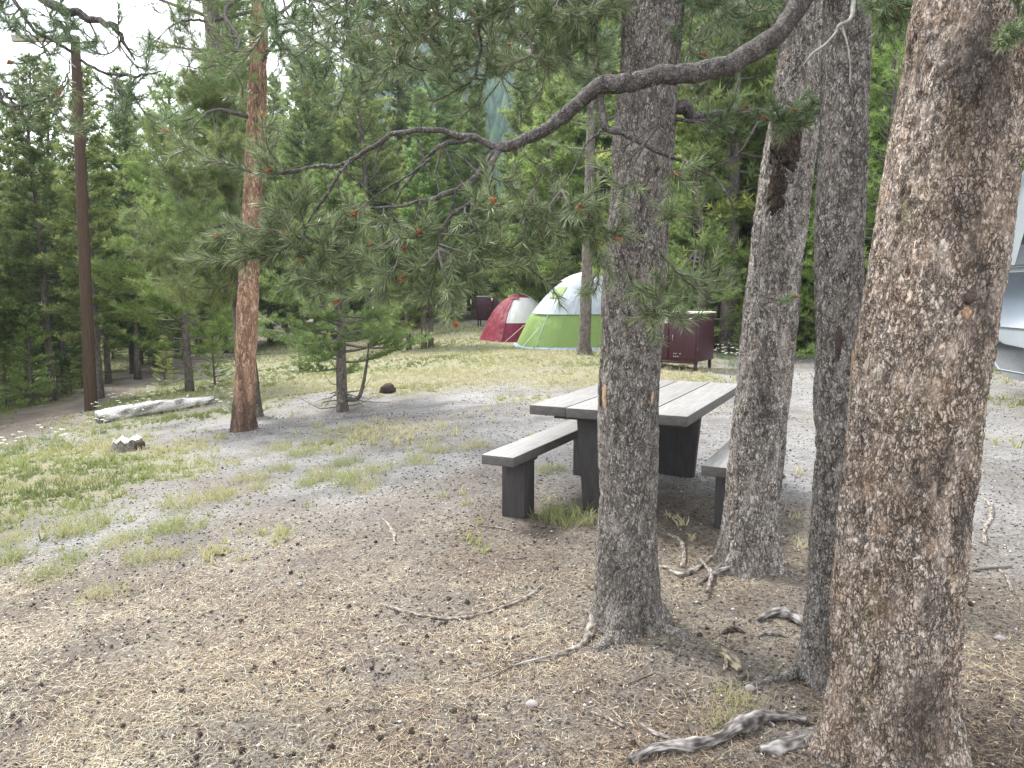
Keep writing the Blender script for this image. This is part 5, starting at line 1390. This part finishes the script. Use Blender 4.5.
# gravel and crumbs
M['gravel_mat'] = tint_mat("gravel_stone", [(0, (0.04, 0.035, 0.03)), (.5, (0.25, 0.22, 0.2)), (1, (0.6, 0.57, 0.52))], .9)
mb = MB(); N0 = 34000
Y = 1.6 + 14 * rng.random(N0) ** 1.5; px = rng.uniform(-60, 1080, N0); X = (px - 512) / 750 * Y; Z = tz(X, Y)
oct_v = np.array([[1, 0, 0], [-1, 0, 0], [0, 1, 0], [0, -1, 0], [0, 0, 1], [0, 0, -1]], float); oct_t = [(0, 2, 4), (2, 1, 4), (1, 3, 4), (3, 0, 4), (2, 0, 5), (1, 2, 5), (3, 1, 5), (0, 3, 5)]
r = rng.uniform(.003, .010, N0) * (1 + Y * .05); tt = rng.choice([.03, .1, .5, .8, .95], N0, p=[.52, .24, .15, .07, .02])
V = np.column_stack([X, Y, Z + .002])[:, None, :] + oct_v[None] * r[:, None, None] * rng.uniform(.5, 1.3, (N0, 6, 1)) * np.array([1, 1, .6])
mb.add(V.reshape(-1, 3), t=(np.arange(N0)[:, None, None] * 6 + np.array(oct_t)[None]).reshape(-1, 3), tint=np.repeat(tt, 6))
tag(mb.build("gravel", M['gravel_mat']), "small stones and crumbs scattered over the dirt", "gravel", kind="stuff")

# pine cones
cone_m = []
for k in range(3):
    m_ = MB(); r2 = np.random.default_rng(k)
    m_.blob((0, 0, .014), .013, k, .2, 8, 7, (1, 1.5, .9))
    for j in range(26):
        a_ = r2.random() * 6.28; y_ = r2.uniform(-.018, .018); c_ = np.array([math.cos(a_) * .013, y_, .014 + math.sin(a_) * .012])
        m_.blob(c_, .0055, j, .2, 5, 4, (1.2, .7, 1.0))
    cone_m.append(m_.mesh("pine_cone", M['dark_hollow'], sm=False))
cones = [(197, 246 + 512), (223 / 3 + 256, 262 / 3 + 512), (85 / 3 + 256, 592), (280 / 3 + 256, 607), (362 / 3 + 256, 616), (424 / 3 + 256, 614), (188 / 3 + 256, 623), (440 / 3 + 256, 645), (192 / 3 + 256, 659), (265 / 3 + 256, 670), (285 / 3 + 256, 681), (348 / 3 + 256, 669),
         (115 / 3 + 256, 674), (72 / 3 + 256, 686), (272 / 3 + 256, 703), (555 / 3 + 256, 663), (217 / 3 + 256, 712), (348 / 3 + 256, 729), (374 / 3 + 256, 740), (228 / 3 + 256, 748), (55 / 3 + 256, 757), (115 / 3 + 256, 755), (595 / 3 + 256, 713), (578 / 3 + 256, 600), (635 / 3 + 256, 603),
         (330 / 3 + 256, 538), (542 / 3 + 256, 537), (645 / 3 + 256, 526), (602 / 3 + 256, 546), (160 / 3 + 256, 522), (105 / 3 + 256, 573), (215 / 3, 578), (232 / 3, 592), (195 / 3, 594), (490 / 3, 610), (635 / 3, 613), (448 / 3, 622), (740 / 3, 618), (725 / 3, 622), (695 / 3, 572), (550 / 3, 566),
         (598 / 3, 534), (405 / 3, 572), (465 / 3, 693), (545 / 3, 693), (602 / 3, 735), (40 / 3, 717), (125 / 3, 686), (725 / 3, 752), (765 / 3, 668), (600 / 3, 646), (135 / 3, 600), (370 / 3, 727), (100 / 3, 605), (800, 640), (990, 664), (1000, 700), (960, 720), (970, 605)]
cr2 = random.Random(12)
while len(cones) < 105: cones.append((cr2.uniform(0, 1024) if cr2.random() < .5 else cr2.uniform(200, 640), 430 + 320 * cr2.random() ** 1.2))
for k, (px, py) in enumerate(cones):
    p = gp(px, py); o = bpy.data.objects.new("pine_cone", cone_m[k % 3]); C.objects.link(o)
    s = cr2.uniform(.35, .7); o.location = p + np.array([0, 0, -.002]); o.rotation_euler = (cr2.uniform(-.3, .3), cr2.uniform(-.3, .3), cr2.uniform(0, 6.28)); o.scale = (s, s, s)
    tag(o, "small dark pine cone on the ground, " + ("right of the thickest trunk" if px > 930 else "around the roots of the pine trunks" if px > 600 else ("bottom" if py > 660 else "middle" if py > 560 else "upper") + " dirt " + ("at far left" if px < 150 else "left of centre" if px < 330 else "left of the central trunk")), "pine cone", "pine cones scattered on the ground")

# roots and sticks on the ground
def stick(name, pts, r, label, cat, mat='root_pale', lift=.5, n=12, rough=.3, grp=None, kids=()):
    P = []
    for q in pts:
        p = gp(q[0], q[1]); P.append(p)
    org = P[len(P) // 2].copy(); rr = np.interp(np.linspace(0, 1, len(P)), np.linspace(0, 1, len(r)), r)
    P = [p + [0, 0, rr[i] * lift + .004] for i, p in enumerate(P)]
    mb = MB(); rough *= 1.7; rr = rr * (1 + .25 * np.sin(np.arange(len(rr)) * 2.3 + pts[0][0])); P = [p - [0, 0, rr[i] * .35] for i, p in enumerate(P)]
    mb.tube(P, rr, max(n, 26 if rr.max() > .012 else 12), max(40, len(P) * 16), rough=rough, seed=int(pts[0][0]) % 40, grain=.45)
    for kp, kr in kids:
        Q = [gp(q[0], q[1]) for q in kp]; r3 = np.linspace(kr, kr * .4, len(Q)); Q = [p + [0, 0, r3[i] * .6 + .004] for i, p in enumerate(Q)]
        mb.tube(Q, r3, 20, len(Q) * 14, rough=rough, seed=int(kp[0][0]) % 40, grain=.45)
    o = mb.build(name, M[mat], None, org=org, sm=True, loc=org)
    return tag(o, label, cat, grp)
stick("weathered_root", [(632, 764), (655, 753), (690, 750), (718, 744), (735, 733), (758, 722), (790, 721), (806, 724)], [.012, .022, .024, .026, .028, .024, .02, .018], "thick grey weathered root at the foot of the thickest trunk, bottom edge", "root", 'root', .9, 18, .35, kids=[([(628, 764), (632, 757), (640, 752)], .012), ([(735, 735), (745, 728), (765, 724), (775, 728)], .014)])
stick("weathered_root", [(634, 722), (650, 732), (670, 740), (690, 744), (704, 748)], [.007, .011, .012, .008], "shorter pale root just above the thick weathered one", "root", 'root_pale', .6)
stick("exposed_root", [(760, 752), (780, 750), (800, 744), (815, 740)], [.02, .032, .035, .03], "rounded grey root end against the thickest trunk", "root", 'root', .4, 16)
stick("exposed_root", [(383, 605), (400, 611), (422, 616), (445, 619), (468, 618), (490, 612), (515, 604), (530, 597), (541, 587)], [.006, .009, .008, .009, .009, .008, .010, .014, .008], "long pale root snaking over the open dirt in the middle", "root", 'root_pale', .4)
stick("exposed_root", [(486, 682), (510, 668), (540, 660), (565, 654), (582, 645), (590, 632), (596, 612)], [.003, .006, .009, .014, .020, .026, .03], "pale root running left from the foot of the central trunk", "root", 'root_pale', .3)
stick("dead_stick", [(381, 518), (388, 525), (393, 533), (395, 545)], [.006, .011, .014, .008], "short bleached stick on the bare dirt left of the bench", "stick", 'root_pale', .6)
stick("exposed_root", [(658, 532), (672, 537), (681, 543), (684, 555), (683, 568)], [.008, .010, .013, .016, .012], "bent pale root under the table end between two trunks", "root", 'root_pale', .6)
stick("exposed_root", [(655, 568), (668, 570), (680, 576), (690, 573), (703, 566), (712, 558)], [.012, .018, .018, .014, .012], "low pale root between the central and the silvery trunk", "root", 'root_pale', .5)
stick("exposed_root", [(700, 585), (710, 578), (722, 574), (738, 572), (753, 569)], [.009, .020, .024, .026, .03], "thick grey root at the foot of the leaning silvery trunk", "root", 'root', .8)
stick("dead_stick", [(700, 562), (705, 570), (711, 578), (709, 588), (707, 596)], [.010, .014, .012, .010], "short stick crossing the thick root by the silvery trunk", "stick", 'root_pale', 2.2)
stick("exposed_root", [(758, 622), (770, 617), (784, 617), (797, 623), (808, 630)], [.010, .022, .026, .028, .02], "arched grey root left of the thin grey trunk", "root", 'root', .9)
stick("exposed_root", [(756, 636), (772, 635), (788, 638)], [.008, .014, .008], "small flat root below the arched grey root", "root", 'root', .4)
stick("wood_chunk", [(718, 653), (726, 657), (733, 664), (740, 672)], [.012, .026, .028, .014], "yellowish broken wood chunk among the needles right of the central trunk", "wood chunk", 'chunk', .7, kids=[([(728, 662), (724, 672)], .016)])
stick("dead_stick", [(588, 712), (603, 718), (624, 728)], [.003, .006, .004], "thin pale stick on the rusty needles near the bottom edge", "stick", 'root_pale', .9, 8, .2)
stick("dead_stick", [(608, 707), (616, 716), (624, 725)], [.003, .004, .003], "thinner stick lying across the thin pale stick", "stick", 'root_pale', 1.8, 8, .2)
stick("exposed_root", [(984, 499), (991, 508), (990, 520), (984, 533), (985, 545)], [.012, .016, .014, .016, .018], "bleached curved root on the right, beside the thickest trunk", "root", 'root_pale', .4)
stick("dead_stick", [(962, 574), (978, 570), (996, 569), (1012, 567)], [.006, .009, .009, .006], "dark thin stick on the pale dirt at the right edge", "stick", 'twig', .8)
stick("exposed_root", [(1000, 571), (1007, 578), (1012, 592)], [.006, .012, .012], "short pale root end at the right edge below the dark stick", "root", 'root_pale', .3)
stick("dead_stick", [(476, 526), (495, 528), (515, 532)], [.003, .006, .004], "thin pale stick near the front leg of the left bench", "stick", 'root_pale', .7, 8)
stick("dead_stick", [(625, 686), (640, 680), (655, 674)], [.002, .004, .003], "small brown twig below the foot of the central trunk", "stick", 'twig', .9, 8)
stick("dead_stick", [(466, 684), (480, 680), (500, 672)], [.002, .004, .003], "small pale twig at the end of the central trunk's root", "stick", 'root_pale', .9, 8)
stick("dead_stick", [(355, 650), (362, 660), (366, 676)], [.002, .003, .002], "fine pale twig among the cones at lower centre left", "stick", 'root_pale', .9, 8)
stick("bark_flake", [(722, 634), (734, 631), (745, 634)], [.005, .014, .005], "reddish bark flake lying left of the arched root", "bark flake", 'bark_burnt', .7, 8)
# fallen twigs
tw = random.Random(55)
for k in range(26):
    px, py = tw.uniform(20, 1000), 470 + 280 * tw.random(); a_ = tw.uniform(0, 3.14); L_ = tw.uniform(8, 30) * (py / 600) ** 2
    if 780 < px < 960 and py > 600: continue
    P2 = [(px + math.cos(a_) * L_ * t + tw.uniform(-2, 2), py + math.sin(a_) * L_ * t * .45 + tw.uniform(-1, 1)) for t in (-.5, -.15, .2, .5)]
    stick("dead_twig", P2, [.0018, .0035, .003, .0015], "thin dry twig lying on the needle litter", "twig", tw.choice(['root_pale', 'root', 'twig']), .9, 8, .2, "dry twigs scattered on the ground")
for (px, py, s, lab) in ((780, 478, .035, "round stone behind the leaning silvery trunk"), (750, 690, .02, "small stone left of the thin trunk's foot"), (532, 706, .022, "whitish stone on the needles at bottom centre"), (300, 585, .015, "small pale stone on the open dirt"), (1000, 640, .02, "dark stone on the dirt at the right edge")):
    p = gp(px, py); o = MB().blob((0, 0, s * .4), s, int(px), .3, 12, 9, (1.2, .9, .7)).build("stone", M['stone'] if s < .03 else M['dark_hollow'], None, sm=True, loc=p); tag(o, lab, "stone")

# white yarrow
M['petal'] = plain("petal", (0.80, 0.80, 0.72), .7, var=.1)
M['stem'] = plain("stem", (0.12, 0.19, 0.06), .7, var=.2)
fl0 = []
for v in range(3):
    st, hd = MB(), MB(); r2 = np.random.default_rng(v + 20)
    for k in range(4):
        x, y = r2.normal(0, .09, 2); h = r2.uniform(.22, .36); tx, ty = x + r2.normal(0, .03), y + r2.normal(0, .03)
        st.tube([(x, y, -.02), (tx, ty, h)], [.003, .002], 4, cap=False)
        for j in range(9): hd.blob((tx + r2.normal(0, .022), ty + r2.normal(0, .022), h + r2.uniform(-.004, .008)), .010, j, .2, 6, 4, (1, 1, .5))
    grass_blades(st, np.column_stack([r2.normal(0, .08, 10), r2.normal(0, .08, 10), np.zeros(10)]), 6, .15, .006, r2, np.full(10, .2))
    fl0.append((st.mesh("stems", M['stem']), hd.mesh("blossoms", M['petal'], sm=True)))
spots = [(118, 420), (125, 405), (112, 398), (132, 396), (140, 412), (150, 395), (158, 385), (163, 380), (95, 408), (105, 425), (12, 446), (18, 442), (6, 450), (48, 432), (230, 398), (222, 390), (215, 383), (228, 376), (236, 392), (225, 405), (60, 440), (150, 402)]
for k, (px, py) in enumerate(spots):
    p = gp(px, py + 8); e = empty("wildflower", p, "white flowering yarrow in the grass around the bleached log", "wildflower", "white wildflowers around the log", k * 2.1); e.scale = (.8, .8, .75)
    for nm, me in zip(("stems", "blossoms"), fl0[k % 3]):
        c = bpy.data.objects.new(nm, me); C.objects.link(c); c.parent = e
for k, (px, py) in enumerate([(728, 352), (735, 347), (718, 350), (740, 355), (268, 378), (290, 372), (300, 365), (730, 358)]):
    p = gp(px, py + 8); e = empty("wildflower", p, "white flowers beside the maroon food locker" if px > 600 else "white flowers between the orange trunk and the crooked pine", "wildflower", "white wildflowers by the locker" if px > 600 else "white wildflowers past the orange trunk", k * 2.1)
    for nm, me in zip(("stems", "blossoms"), fl0[k % 3]):
        c = bpy.data.objects.new(nm, me); C.objects.link(c); c.parent = e
